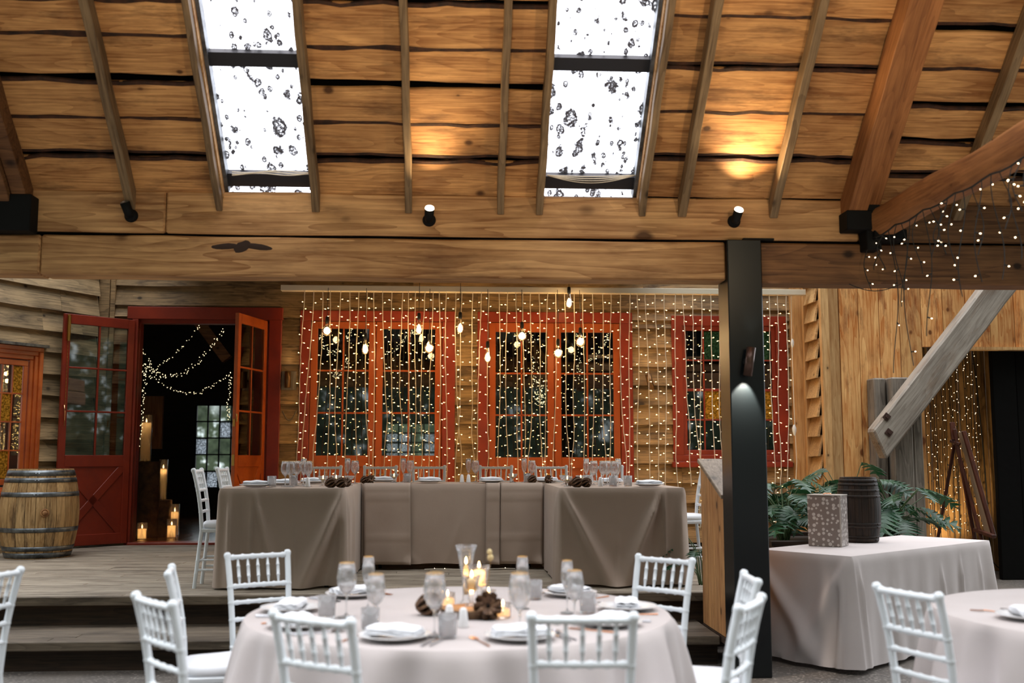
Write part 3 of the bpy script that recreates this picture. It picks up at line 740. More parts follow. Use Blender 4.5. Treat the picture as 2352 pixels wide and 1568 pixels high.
# casement window right
e = empty('window_4', kind='structure')
x0, x1, zt, zb = wx(1542), wx(1806), wz(722), wz(1060)
mb = MB()
for (p, q, r, s) in ((x0, x0 + 0.13, zb + .08, zt - .12), (x1 - 0.13, x1, zb + .08, zt - .12), (x0, x1, zt - 0.12, zt), (x0, x1, zb, zb + 0.08)): mb.box(p, q, 12.43, 12.5, r, s)
mb.box(x0 - 0.02, x1 + 0.02, 12.38, 12.5, wz(1073), zb); mb.box((x0 + x1) / 2 - 0.05, (x0 + x1) / 2 + 0.05, 12.44, 12.5, zb + .08, zt - .12)
mb.build('window_frame', M['red'], e, bevel=0.004)
for (p, q) in ((x0 + 0.13, (x0 + x1) / 2 - 0.05), ((x0 + x1) / 2 + 0.05, x1 - 0.13)):
    mb = MB(); a, b, c_, d_ = p, q, zb + 0.08, zt - 0.12
    for (r, s, t_, w_) in ((a, a + 0.05, c_ + .06, d_ - .06), (b - 0.05, b, c_ + .06, d_ - .06), (a, b, d_ - 0.06, d_), (a, b, c_, c_ + 0.06)): mb.box(r, s, 12.46, 12.49, t_, w_)
    a += 0.05; b -= 0.05; c_ += 0.06; d_ -= 0.06; ch = (d_ - c_) / 4
    mb.box((a + b) / 2 - 0.009, (a + b) / 2 + 0.009, 12.462, 12.488, c_, d_)
    for j in range(1, 4): mb.box(a, b, 12.462, 12.488, c_ + ch * j - (0.016 if j == 2 else 0.009), c_ + ch * j + (0.016 if j == 2 else 0.009))
    mb.build('sash', M['red'], e, bevel=0.003)
    mids = (a + b) / 2
    for i, (r, s) in enumerate(((a, mids), (mids, b))):
        for j in range(4):
            mt = M['frost_g'] if (i, j) == (1, 3) else M['frost_y'] if (i, j) == (1, 1) else M['pane']
            mb = MB(); mb.box(r + 0.01, s - 0.01, 12.473, 12.477, c_ + ch * j + 0.01, c_ + ch * (j + 1) - 0.01); mb.build('window_pane', mt, e)
# ================================================================ RIGHT SIDE WALLS
mb = MB()                                                     # timber corner trims
mb.box(4.09, 4.19, 12.30, 12.5, 0, 3.9); mb.box(4.19, 4.25, 12.24, 12.5, 0, 3.9)
struct(mb, 'trim_2', M['trim_v'], bevel=0.004)
RMt = frame_matrix((4.27, 12.26, 0), Vector((0, -1, 0)), Vector((1, 0, 0)), Vector((0, 0, 1)))
mb = MB(); weatherboards(mb, 0.0, 0.36, 0.3, 3.9, h=0.225, zs=0.3, tk=0.03); struct(mb, 'wall_right_return', M['clad_r'], M=RMt)
mb = MB(); mb.box(4.272, 4.33, 11.92, 12.6, 0, 4.2); struct(mb, 'wall_right_lining', M['dark_wood'])
YO = 11.86
ZO = wz(797, 2280, YO)
mb = MB(); us = [1884, 1903, 1929, 1973, 2020, 2067, 2117, 2167, 2219, 2275, 2331, 2390, 2450, 2510]
mo = MB(); mg = MB()
for i, (a, b) in enumerate(zip(us[:-1], us[1:])):
    x0, x1 = wx(a, 750, YO), wx(b, 750, YO) - 0.006
    zb = 0.0 if i < 6 else ZO
    tgt = mg if i < 3 and i != 2 else mb
    off = -0.03 if i == 0 else (0.0 if i != 1 else 0.015)
    tgt.box(x0, x1, YO + off, YO + 0.05 + max(off, 0), zb, 4.2)
struct(mb, 'wall_right', M['plank_v'], bevel=0.004); struct(mg, 'trim_3', M['trim_v'], bevel=0.004)
mb = MB(); mb.box(wx(2205, 797, YO), 8.5, YO - 0.035, YO + 0.09, ZO - 0.035, ZO); struct(mb, 'trim_4', M['trim_v'])
mb = MB(); mb.box(4.3, 8.6, YO + 0.05, YO + 0.1, ZO, 4.2); mb.box(4.3, wx(2067, 900, YO), YO + 0.06, YO + 0.1, 0, ZO); struct(mb, 'wall_right_lining', M['dark_wood'])
# grey post boards beside the opening
mb = MB()
for a, b, dy in ((2012, 2040, 0.0), (2042, 2088, -0.12), (2090, 2114, -0.08)):
    x0, x1 = wx(a, 1000, 11.62), wx(b, 1000, 11.62)
    mb.box(x0, x1 - 0.006, 11.62 + dy, 11.84, 0, wz(868, 2080, 11.62))
struct(mb, 'pillar_timber', M['grey_v'], bevel=0.015)
# recess behind the opening
mb = MB(); x = wx(2100, 1000, 12.9)
while x < 6.98:
    w_ = random.uniform(0.16, 0.24); mb.box(x, x + w_ - 0.008, 12.9 + random.uniform(0, 0.015), 12.95, 0, 3.2); x += w_
struct(mb, 'wall_recess', M['recess'], bevel=0.006)
mb = MB(); mb.box(7.0, 7.1, 11.95, 12.95, 0, 3.2); mb.box(7.0, 10, 12.9, 13.0, 0, 3.2); mb.box(4.9, 5.0, 11.96, 12.9, 0, 3.2)
struct(mb, 'wall_recess_side', M['dark_wood'])
mb = MB(); mb.box(4.9, 9, YO + 0.1, 13.0, 3.2, 3.25); struct(mb, 'ceiling_recess', M['dark_wood'])
mb = MB(); x = wx(2290, 1000, 11.95)
for k in range(6): mb.box(x + 0.30 * k, x + 0.30 * k + 0.28, 11.98 + 0.03 * (k % 2), 12.06, 0, ZO + 0.1)
struct(mb, 'door_4', plain('dark_stained_door_boards', srgb(14, 13, 12), 0.9, spec=0.1, bump=(12, 0.4)), bevel=0.006)
# diagonal brace with bolts
A, B = at(2330, 610, y=11.3), at(2003, 1035, y=11.3)
d = (B - A); L = d.length; d.normalize()
BMx = frame_matrix(A, d, Vector((0, 1, 0)), d.cross(Vector((0, 1, 0))))
mb = MB(); n = 16; vs = []; fs = []
for i in range(n + 1):
    x = -0.3 + (L + 0.3) * i / n; e1 = 0.008 * mnoise.noise(Vector((x * 3, 1, 0)))
    cut = 0.10 if i == n else 0
    for (yy, zz, cc) in ((0, -0.155, 0), (0.2, -0.155, 0), (0.2, 0.155, cut), (0, 0.155, cut)): vs.append((x - (cc if zz < 0 else -0.0) - (0.16 if i == n and zz < 0 else 0), yy - 0.1, zz + e1))
for i in range(n):
    for j in range(4):
        j2 = (j + 1) % 4; fs.append((i * 4 + j, i * 4 + 4 + j, i * 4 + 4 + j2, i * 4 + j2))
fs += [(0, 1, 2, 3), tuple(n * 4 + j for j in (3, 2, 1, 0))]
mb.add(vs, fs); e = struct(mb, 'beam_brace', M['brace'], M=BMx, bevel=0.02)
for u, v in ((2037, 957), (2042, 993)):
    p = BMx.inverted() @ at(u, v, y=11.19)
    mb = MB(); mb.box(p.x - 0.035, p.x + 0.035, -0.112, -0.100, p.z - 0.035, p.z + 0.035); mb.tube([(p.x, -0.13, p.z), (p.x, -0.10, p.z)], 0.016, 6)
    mb.build('bolt', plain('rusty_bolt', srgb(60, 34, 24), 0.7), e, label='rusty square bolt plate')
# unseen porch roof over the deck, opened above the head table to let daylight in
mb = MB(); pz = lambda y: 3.11 + (y - 7.10) * 0.15
for xa, xb, ya, yb in ((-3.3, 2.3, 7.10, 8.1), (-3.3, -2.0, 8.1, 9.2), (2.0, 2.3, 8.1, 9.2), (-3.3, 2.3, 9.2, 12.7)):
    vs = [(xa, ya, pz(ya)), (xb, ya, pz(ya)), (xb, yb, pz(yb)), (xa, yb, pz(yb))]
    mb.add(vs + [(x, y, z + 0.05) for x, y, z in vs], [(0, 1, 2, 3), (7, 6, 5, 4), (0, 4, 5, 1), (1, 5, 6, 2), (2, 6, 7, 3), (3, 7, 4, 0)])
struct(mb, 'ceiling_porch', M['dark_wood'])
# ================================================================ INTERIOR BEYOND THE DOORS
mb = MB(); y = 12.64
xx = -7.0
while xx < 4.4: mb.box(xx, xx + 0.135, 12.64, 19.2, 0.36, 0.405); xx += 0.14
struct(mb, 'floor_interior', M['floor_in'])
YI = 18.6
wins = []
wa = (at(452, 930, y=YI), at(518, 1072, y=YI)); wins.append((wa[0].x, at(560, 930, y=YI).x, at(452, 1120, y=YI).z, wa[0].z))
wb0, wb1 = at(887, 972, y=YI), at(1002, 1060, y=YI); wins.append((wb0.x, wb1.x, wb1.z, wb0.z))
mb = MB(); xs = sorted([w_[:2] for w_ in wins]); cur = -7.0
for a, b, c_, d_ in sorted(wins):
    mb.box(cur, a, YI, YI + 0.1, 0, 4.6); mb.box(a, b, YI, YI + 0.1, d_, 4.6); mb.box(a, b, YI, YI + 0.1, 0, c_); cur = b
mb.box(cur, 4.4, YI, YI + 0.1, 0, 4.6)
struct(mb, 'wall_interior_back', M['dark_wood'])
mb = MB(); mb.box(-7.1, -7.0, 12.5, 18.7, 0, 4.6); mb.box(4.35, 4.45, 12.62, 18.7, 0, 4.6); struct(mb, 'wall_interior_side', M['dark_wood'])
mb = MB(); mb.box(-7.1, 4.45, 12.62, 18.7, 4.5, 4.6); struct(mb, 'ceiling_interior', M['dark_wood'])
for i, (a, b, c_, d_) in enumerate(wins):
    e = empty('window_%d' % (5 + i), kind='structure')
    nC = 4 if i == 0 else 4; nR = 5 if i == 0 else 4
    mb = MB(); cw, ch = (b - a) / nC, (d_ - c_) / nR
    for k in range(nC + 1): mb.box(a + cw * k - 0.012, a + cw * k + 0.012, YI - 0.02, YI + 0.02, c_, d_)
    for k in range(nR + 1): mb.box(a, b, YI - 0.02, YI + 0.02, c_ + ch * k - 0.012, c_ + ch * k + 0.012)
    mb.build('glazing_bar', M['iron'], e)
    mf, mc = MB(), MB()
    for p in range(nC):
        for q in range(nR):
            fr = (p * 3 + q * 5) % 7 in (0, 3) if i == 0 else (p != 2 and q < 3)
            (mf if fr else mc).box(a + cw * p, a + cw * (p + 1), YI - 0.002, YI + 0.002, c_ + ch * q, c_ + ch * (q + 1))
    mf.build('frosted_pane', M['frost'], e, label='frosted panes'); mc.build('window_pane', M['pane'], e)
# interior roof trusses
for x in (-3.6, -1.9, 0.6):
    mb = MB(); mb.bar((x - 0.7, 14.0, 4.4), (x + 0.6, 14.0, 2.7), 0.12, 0.14); struct(mb, 'interior_brace', M['beam_dark'])
# ================================================================ CHIAVARI CHAIR
def ringed(mb, a, b, r, nodes, n=8, taper=1.0, bulge=1.28):
    """turned rod with bamboo-like rings at the given fractions"""
    a, b = Vector(a), Vector(b); pts = []; rs = []
    fr = sorted(set([0.0, 1.0] + [max(0, min(1, f + d)) for f in nodes for d in (-0.012, 0, 0.012)]))
    for f in fr:
        pts.append(a.lerp(b, f)); k = 1 + (taper - 1) * f
        rs.append(r * k * (bulge if any(abs(f - q) < 1e-6 for q in nodes) else 1.0))
    mb.tube(pts, rs, n)
def spindle(mb, a, b, r):
    a, b = Vector(a), Vector(b)
    prof = [(0, .6), (.12, .7), (.30, 1.0), (.32, 1.35), (.34, 1.0), (.5, 1.1), (.66, 1.0), (.68, 1.35), (.70, 1.0), (.88, .7), (1, .6)]
    mb.tube([a.lerp(b, f) for f, _ in prof], [r * k for _, k in prof], 8)
def back_pt(z, s):
    """centre of a back post at height z (s = -1 or 1)"""
    if z <= 0.44: f = z / 0.44; return Vector((s * (0.158 - 0.010 * f), -0.225 + 0.040 * f, z))
    f = (z - 0.44) / 0.47; return Vector((s * (0.148 + 0.018 * f), -0.185 - 0.012 * f - 0.062 * f * f, z))
def make_chair():
    t = empty('chiavari_chair', (0, 0, 0))
    for s in (-1, 1):
        mb = MB(); zs = [0, .10, .105, .11, .115, .20, .205, .21, .215, .32, .40, .44, .50, .56, .575, .58, .585, .59, .65, .66, .665, .67, .675, .73, .74, .745, .75, .755, .81, .86, .885, .90, .907, .912, .918, .920]
        rs = []
        for z in zs:
            k = 1.16 if z in (.11, .21, .58, .665, .745) else 1.0
            if z >= .885: k = {.885: 1.0, .90: 1.22, .907: 1.25, .912: 1.05, .918: 0.8, .920: 0.3}[z]
            rs.append((0.0145 + 0.001 * (z > .44)) * k)
        mb.tube([back_pt(z, s) for z in zs], rs, 10)
        mb.build('back_leg', M['white'], t)
        mb = MB(); a, b = Vector((s * 0.178, 0.170, 0)), Vector((s * 0.172, 0.165, 0.445))
        ringed(mb, a, b, 0.0145, (.12, .26, .48, .72, .93), 10, 1.08, 1.16); mb.build('front_leg', M['white'], t)
    for nm, z, r, nodes in (('top_rail', .893, .0125, 6), ('lower_rail', .747, .0115, 6), ('ladder_rail', .665, .0105, 5), ('ladder_rail', .580, .0105, 5)):
        mb = MB(); a, b = back_pt(z, -1), back_pt(z, 1); pts = []; rs = []
        for k in range(nodes * 4 + 1):
            f = k / (nodes * 4); p = a.lerp(b, f); p.y -= 0.010 * math.sin(PI * f); pts.append(p); rs.append(r * (1.3 if (k % 4 == 2) else 1.0))
        mb.tube(pts, rs, 8); mb.build(nm, M['white'], t)
    for k in range(5):
        f = (k + 1) / 6
        a, b = back_pt(.893, -1).lerp(back_pt(.893, 1), f), back_pt(.747, -1).lerp(back_pt(.747, 1), f)
        dy = -0.010 * math.sin(PI * f); a.y += dy; b.y += dy
        mb = MB(); spindle(mb, a, b, 0.0082); mb.build('spindle', M['white'], t)
    # seat frame, trapezoid
    mb = MB()
    def trap(o, z): return [(-0.160 - o, -0.195 - o, z), (0.160 + o, -0.195 - o, z), (0.192 + o, 0.185 + o, z), (-0.192 - o, 0.185 + o, z)]
    vs = trap(0, .425) + trap(0.004, .455)
    mb.add(vs, [(3, 2, 1, 0), (4, 5, 6, 7), (0, 1, 5, 4), (1, 2, 6, 5), (2, 3, 7, 6), (3, 0, 4, 7)]); mb.build('seat_frame', M['white'], t, bevel=0.006)
    mb = MB()
    def cush(i, j):
        a = 2 * PI * i / 32; h = [(0.90, 0.455), (0.985, 0.462), (1.0, 0.476), (0.985, 0.492), (0.93, 0.503), (0.7, 0.509), (0.3, 0.512), (0.0, 0.512)][j]
        c, s = math.cos(a), math.sin(a); q = (abs(c) ** 5 + abs(s) ** 5) ** -0.2
        x, y = c * q, s * q
        return (x * h[0] * (0.178 + 0.016 * y), y * h[0] * 0.188 - 0.004, h[1] + 0.003 * math.sin(3 * a) * h[0])
    mb.grid(cush, 32, 8, wrap=True); mb.build('seat_cushion', M['cushion'], t)
    mb = MB(); L = lambda z, s: Vector((s * (0.178 - 0.012 * z), 0.170 - 0.01 * z, z))
    for a, b in ((L(.20, -1), L(.20, 1)), (L(.26, -1), L(.26, 1)), (back_pt(.20, -1), back_pt(.20, 1))):
        mb = MB(); ringed(mb, a, b, .0085, (.2, .4, .6, .8)); mb.build('cross_stretcher', M['white'], t)
    for s in (-1, 1):
        for z in (.14, .215):
            mb = MB(); ringed(mb, back_pt(z, s), L(z, s), .0085, (.2, .4, .6, .8)); mb.build('side_stretcher', M['white'], t)
    return t
chair0 = make_chair(); used = []
GC = 'white chiavari chairs'
def place_chair(p, yaw, label, group, z=0.0, tilt=0):
    """p: seat centre on the floor, yaw: direction the chair faces (0 = away from the camera, +y)"""
    if not used: o = chair0; o.location = (p[0], p[1], z); o.rotation_euler = (0, 0, yaw)
    else: o = dup(chair0, (p[0], p[1], z), yaw)
    o['label'] = label; o['category'] = 'chair'; o['group'] = group; used.append(o); return o
def chair_by_tops(a, b, label, group, zf=0.0, flip=False):
    """post tops (left and right in the chair's own frame) seen at pixels a and b"""
    A, B = at(*a, z=zf + 0.91), at(*b, z=zf + 0.91)
    d = B - A; yaw = math.atan2(d.y, d.x); mid = (A + B) / 2
    fwd = Vector((-math.sin(yaw), math.cos(yaw), 0)); p = mid + fwd * 0.259
    return place_chair(p, yaw, label, group, zf)
G1 = 'chairs around the centre round table'
chair_by_tops((625, 1405), (808, 1425), 'white chiavari chair seen from behind at the near left edge of the round table', G1)
chair_by_tops((1228, 1412), (1448, 1412), 'white chiavari chair seen from behind at the near right edge of the round table', G1)
chair_by_tops((648, 1266), (535, 1272), 'white chiavari chair at the far left of the round table, before the steps', G1)
chair_by_tops((1585, 1284), (1472, 1275), 'white chiavari chair at the far right of the round table, before the steps', G1)
chair_by_tops((307, 1362), (400, 1386), 'large white chiavari chair back left of the round table, in front of the edge-on chair', G1)
chair_by_tops((393, 1300), (386, 1314), 'white chiavari chair seen edge-on left of the round table, its cushion showing', G1)
chair_by_tops((1735, 1330), (1716, 1315), 'narrow white chiavari chair back seen edge-on in front of the black post', G1) if False else None
pA, pB = at(1716, 1315, z=.91), at(1735, 1330, z=.91)
m_ = (pA + pB) / 2; yw = R(84)
place_chair(m_ + Vector((-math.sin(yw), math.cos(yw), 0)) * 0.259, yw, 'white chiavari chair seen edge-on in front of the black post, its cushion at the table', G1)
chair_by_tops((1700, 1392), (1748, 1368), 'white chiavari chair right of the round table, overlapping the edge-on chair', G1)
chair_by_tops((2010, 1342), (2158, 1366), 'white chiavari chair at the left of the cropped round table on the right', 'chair at the right round table')
pA = at(48, 1305, z=.91); yw = R(70)
rt = Vector((math.cos(yw), math.sin(yw), 0)); place_chair(pA - rt * 0.165 + Vector((-math.sin(yw), math.cos(yw), 0)) * 0.259, yw, 'white chiavari chair cut off by the left edge of the picture, before the steps', 'chair at the far left')
ZDK = 0.41; G2 = 'chairs behind the head table'
for i, (u, w_, lb) in enumerate(((750, 4, 'first from the left'), (868, -6, 'second from the left'), (988, 3, 'third from the left'), (1134, -5, 'fourth from the left'), (1269, 4, 'fifth from the left'), (1390, -3, 'sixth from the left'))):
    x = at(u, 1073, y=11.05).x
    place_chair((x, 10.80), R(180 + w_), 'white chiavari chair behind the head table, %s of six backs' % lb, G2, ZDK)
G3 = 'chairs at the ends of the head table'
place_chair((-1.77, 8.50), R(-87), 'white chiavari chair at the left end of the head table, nearer the steps', G3, ZDK)
place_chair((-1.76, 9.32), R(-92), 'white chiavari chair at the left end of the head table, nearer the open doors', G3, ZDK)
place_chair((2.02, 9.30), R(93), 'white chiavari chair at the right end of the head table behind the stair side wall', G3, ZDK)
# ================================================================ TABLES AND CLOTHS
def crease_set(defs):
    def f(u, h):     # u along the face in metres, h metres below the top
        s = 0
        for (u0, h0, u1, h1, amp, wd) in defs:
            d = Vector((u1 - u0, h1 - h0)); L = d.length; d /= L
            p = Vector((u - u0, h - h0)); k = p.dot(d) / L
            if k < -0.05 or k > 1.1: continue
            q = abs(p.x * d.y - p.y * d.x); ww = wd * (0.35 + 1.1 * max(0, k))
            s += amp * math.exp(-(q / ww) ** 2) * min(1, max(0, k + 0.05) * 4) 
        return s
    return f
def box_cloth(name, lx, ly, ztop, zhem, folds, fronts=None, M4=None, hem=None, seed=1, mat_='linen', corner=0.0, **kw):
    """rectangular cloth: local centre at origin, front face at y = -ly/2"""
    per = []; r = 0.025
    def side(n, f):
        for i in range(n): per.append(f(i / n))
    nx, ny = int(lx / 0.018), int(ly / 0.018)
    for i in range(nx): per.append((-lx / 2 + lx * i / nx, -ly / 2, 0, -1, 'f', lx * i / nx))
    for i in range(ny): per.append((lx / 2, -ly / 2 + ly * i / ny, 1, 0, 'r', ly * i / ny))
    for i in range(nx): per.append((lx / 2 - lx * i / nx, ly / 2, 0, 1, 'b', lx * i / nx))
    for i in range(ny): per.append((-lx / 2, ly / 2 - ly * i / ny, -1, 0, 'l', ly * i / ny))
    hs = [0.0, 0.006, 0.02, 0.045] + [0.045 + (ztop - zhem - 0.045) * (k + 1) / 26 for k in range(26)]
    mb = MB(); N = len(per)
    def fn(i, j):
        x, y, nx_, ny_, sd, u = per[i]; h = hs[j]; H = ztop - zhem
        f = h / H
        ln = lx if sd in 'fb' else ly
        ec = min(u, ln - u) ; cr = math.exp(-(ec / 0.10) ** 2)
        out = 0.012 * min(1, h / 0.03)
        w_ = folds * f ** 0.8 * (0.5 * math.sin(u * 17 + seed) + 0.35 * math.sin(u * 31 + seed * 2.3) + 0.3 * mnoise.noise(Vector((u * 6, f * 1.5, seed))))
        w_ += corner * cr * f
        if fronts and sd in fronts: w_ += fronts[sd](u, h)
        d = out + w_ + folds * f * 0.8
        zz = ztop - h * (1 + (0.01 * math.sin(u * 9 + seed) if f > .99 else 0)) + (hem(sd, u) * max(0, f - .3) / .7 if hem else 0)
        zz = max(zz, zhem - 0.0)
        return (x + nx_ * d + (0.0 if sd in 'fb' else 0), y + ny_ * d, zz)
    mb.grid(fn, N, len(hs), wrap=True)
    # top
    tx, ty = nx, ny
    vs = []; 
    mb.add([(x, y, ztop) for (x, y, *_q) in per], [tuple(range(N))])
    o = mb.build(name, M[mat_], M=M4, **kw)
    return o
def trestle(x, y, lx, ly, z0, zt, rz, label):
    t = empty('trestle_table', (x, y, z0), rz, label, 'table')
    mb = MB(); mb.box(-lx / 2, lx / 2, -ly / 2, ly / 2, zt - z0 - 0.035, zt - z0 - 0.004); mb.build('table_top', M['dark_wood'], t)
    for sx in (-1, 1):
        for sy in (-1, 1):
            mb = MB(); mb.tube([(sx * (lx / 2 - 0.12), sy * (ly / 2 - 0.1), 0), (sx * (lx / 2 - 0.12), sy * (ly / 2 - 0.1), zt - z0 - 0.035)], 0.016, 8); mb.build('leg', M['iron'], t)
    return t
ZT = 1.175
HT = [(-1.275, 9.15, 1.05, 1.80), (1.305, 9.15, 1.06, 1.80)]
# left wing
trestle(-1.32, 9.15, 0.92, 1.76, ZDK, ZT, 0, 'trestle table under the cloth of the left wing of the head table')
fL = crease_set([(0.24, 0.02, 0.26, 0.75, 0.045, 0.016), (0.95, 0.02, 0.64, 0.76, 0.085, 0.05), (0.92, 0.25, 0.82, 0.76, -0.05, 0.05), (0.27, 0.03, 0.46, 0.72, 0.040, 0.030), (0.60, 0.30, 0.58, 0.75, 0.018, 0.015), (0.08, 0.05, 0.10, 0.75, 0.05, 0.03), (0.17, 0.05, 0.18, 0.75, -0.02, 0.02)])
box_cloth('tablecloth', 0.955, 1.80, ZT, ZDK + 0.015, 0.008, {'f': fL, 'r': crease_set([(0.05, 0.02, 0.10, 0.7, 0.03, 0.03), (0.6, .1, .6, .7, .02, .04)])}, Matrix.Translation(Vector((-1.32, 9.15, 0))), seed=3, corner=0.02,
          label='taupe linen cloth over the left wing of the head table, beside two end chairs', cat='tablecloth', group='head table cloths')
trestle(1.33, 9.15, 0.95, 1.76, ZDK, ZT, 0, 'trestle table under the cloth of the right wing of the head table')
fR = crease_set([(0.02, 0.02, 0.42, 0.80, 0.070, 0.045), (0.80, 0.03, 0.48, 0.76, 0.075, 0.045), (0.80, 0.02, 0.70, 0.76, -0.02, 0.03), (0.82, 0.02, 0.83, 0.75, 0.050, 0.012), (0.46, 0.35, 0.43, 0.75, 0.016, 0.015), (0.95, 0.1, 0.94, 0.75, 0.03, 0.03)])
box_cloth('tablecloth', 0.985, 1.80, ZT, ZDK + 0.015, 0.008, {'f': fR, 'l': crease_set([(1.75, 0.02, 1.70, 0.7, 0.03, 0.03)])}, Matrix.Translation(Vector((1.33, 9.15, 0))), seed=9, corner=0.02,
          label='taupe linen cloth over the right wing of the head table, beside the stair side wall', cat='tablecloth', group='head table cloths')
# centre, three overlapping cloths
trestle(0.02, 10.0, 1.60, 0.72, ZDK, ZT, 0, 'trestle table under the cloths of the middle of the head table')
fC = crease_set([(0.02, 0.02, 0.05, 0.72, -0.02, 0.03), (0.9, 0.3, 0.75, 0.7, 0.008, 0.03), (0.3, .5, .5, .7, .006, .02)])
box_cloth('tablecloth', 1.67, 0.78, ZT - 0.002, ZDK + 0.05, 0.006, {'f': fC}, Matrix.Translation(Vector((0.02, 9.99, 0))), seed=5,
          label='taupe linen cloth over the middle of the head table, fairy lights glowing through it', cat='tablecloth', group='head table cloths')
def overlay(x0, x1, ztop, zhem, seed, lab, curl=1):
    mb = MB(); y0 = 9.575; n = int((x1 - x0) / 0.02); hs = [-0.25, -0.12, 0.0] + [(ztop - zhem) * (k + 1) / 24 for k in range(24)]
    def fn(i, j):
        u = (x1 - x0) * i / n; h = hs[j]; H = ztop - zhem
        if h <= 0: return (x0 + u, y0 - h - 0.003, ztop + 0.003)
        f = h / H; e = min(u, x1 - x0 - u)
        d = 0.012 + 0.010 * f * math.sin(u * 21 + seed) + 0.012 * f * mnoise.noise(Vector((u * 5, f * 3, seed))) + (0.006 if abs(f - 0.15) < 0.02 or abs(f - 0.68) < 0.02 else 0)
        xx = x0 + u + 0.015 * f * math.sin(seed) 
        if f > 0.9 and x0 + u > x1 - 0.08: d += 0.05 * (f - 0.9) * 10 * (1 - (x1 - x0 - u) / 0.08) * curl
        return (xx, y0 - d - 0.01, ztop - h)
    mb.grid(fn, n + 1, len(hs)); 
    o = mb.build('tablecloth', M['linen'], label=lab, cat='tablecloth', group='head table cloths')
    so = o.modifiers.new('thick', 'SOLIDIFY'); so.thickness = 0.003
overlay(-0.80, -0.385, ZT, ZDK + 0.05, 2, 'narrow taupe cloth hanging down the left third of the middle section, its hem curling up')
overlay(0.435, 0.815, ZT, ZDK + 0.05, 4, 'narrow taupe cloth hanging down the right third of the middle section, stitched edge')
overlay(0.30, 0.425, ZT, ZDK + 0.05, 6, 'slim strip of taupe cloth between the middle and the right third of the head table')
# round tables
def round_cloth(cx, cy, r, ztop, zhem, seed, label, mat_='linen_w', nf=15, group='round table cloths'):
    mb = MB(); N = 288; hs = [0, .004, .014, .035] + [.035 + (ztop - zhem - .035) * (k + 1) / 24 for k in range(24)]
    ph = [random.uniform(0, 6.28) for _ in range(6)]
    def fn(i, j):
        a = 2 * PI * i / N; h = hs[j]; f = h / (ztop - zhem)
        fo = math.sin(nf * a + ph[0] + 0.8 * math.sin(3 * a + ph[1])); fo2 = math.sin((nf * 2 + 3) * a + ph[2] + 1.2 * math.sin(5 * a + ph[3]))
        rr = r + 0.012 * min(1, h / .02) + f * 0.09 + (0.35 * (1 - math.exp(-h / .09)) + 0.65 * f) * (0.062 * fo + 0.030 * fo2 + 0.02)
        return (rr * math.cos(a), rr * math.sin(a), ztop - h)
    mb.grid(fn, N, len(hs), wrap=True); mb.add([(r * math.cos(2 * PI * i / N), r * math.sin(2 * PI * i / N), ztop) for i in range(N)], [tuple(range(N))])
    mb.build('round_tablecloth', M[mat_], label=label, cat='tablecloth', group=group, loc=(cx, cy, 0))
    t = empty('round_table', (cx, cy, 0), 0, 'folding table under the ' + label, 'table')
    mb = MB(); mb.lathe([(0.001, ztop - .035), (r - .01, ztop - .035), (r - .005, ztop - .02), (r - .01, ztop - .004), (0.001, ztop - .004)], 48); mb.build('table_top', M['dark_wood'], t)
    for k in range(4):
        a = PI / 4 + k * PI / 2; mb = MB(); mb.tube([(.5 * math.cos(a), .5 * math.sin(a), 0), (.5 * math.cos(a), .5 * math.sin(a), ztop - .035)], 0.015, 8); mb.build('leg', M['iron'], t)
TC = (0.03, 4.56); TR = 0.89; Z1 = 0.76
round_cloth(TC[0], TC[1], TR, Z1, 0.015, 1, 'pale linen cloth on the centre round table')
TC2 = (2.97, 4.33)
round_cloth(TC2[0], TC2[1], TR, Z1, 0.015, 2, 'pale linen cloth on the round table cut off at right')
# side table with gifts
ang = R(38); PS = Vector((2.64, 6.91, 0)); ax = Vector((math.cos(ang), math.sin(ang), 0)); ay = Vector((-math.sin(ang), math.cos(ang), 0))
LXs, LYs = 2.05, 0.76
cS = PS + ax * LXs / 2 + ay * LYs / 2
MS = rotz(ang, cS)
def hemS(sd, u):
    return 0.0
fl = crease_set([(0.0, 0.03, 0.50, 0.72, 0.04, 0.06), (0.72, 0.04, 0.35, 0.72, 0.045, 0.07), (0.70, 0.05, 0.66, 0.74, 0.03, 0.02)])
ff = crease_set([(0.06, 0.05, 0.10, 0.74, 0.03, 0.03), (0.9, 0.0, 0.9, 0.75, 0.012, 0.006), (1.2, 0.15, 1.25, .75, .02, .04), (1.5, 0.1, 1.52, .75, .025, .03), (1.8, .1, 1.85, .75, .02, .04), (.5, .2, .5, .75, .012, .05)])
box_cloth('tablecloth', LXs - 0.02, LYs - 0.02, Z1, 0.03, 0.018, {'f': ff, 'l': fl}, MS, seed=4, corner=0.06, mat_='linen_w', hem=lambda sd, u: (0.10 * (u / 2.05) if sd == 'f' and u > 1.0 else 0),
          label='pale linen cloth draped over the long side table behind the black post', cat='tablecloth')
trestle(cS.x, cS.y, LXs - 0.1, LYs - 0.08, 0, Z1, ang, 'trestle table under the cloth of the side table')
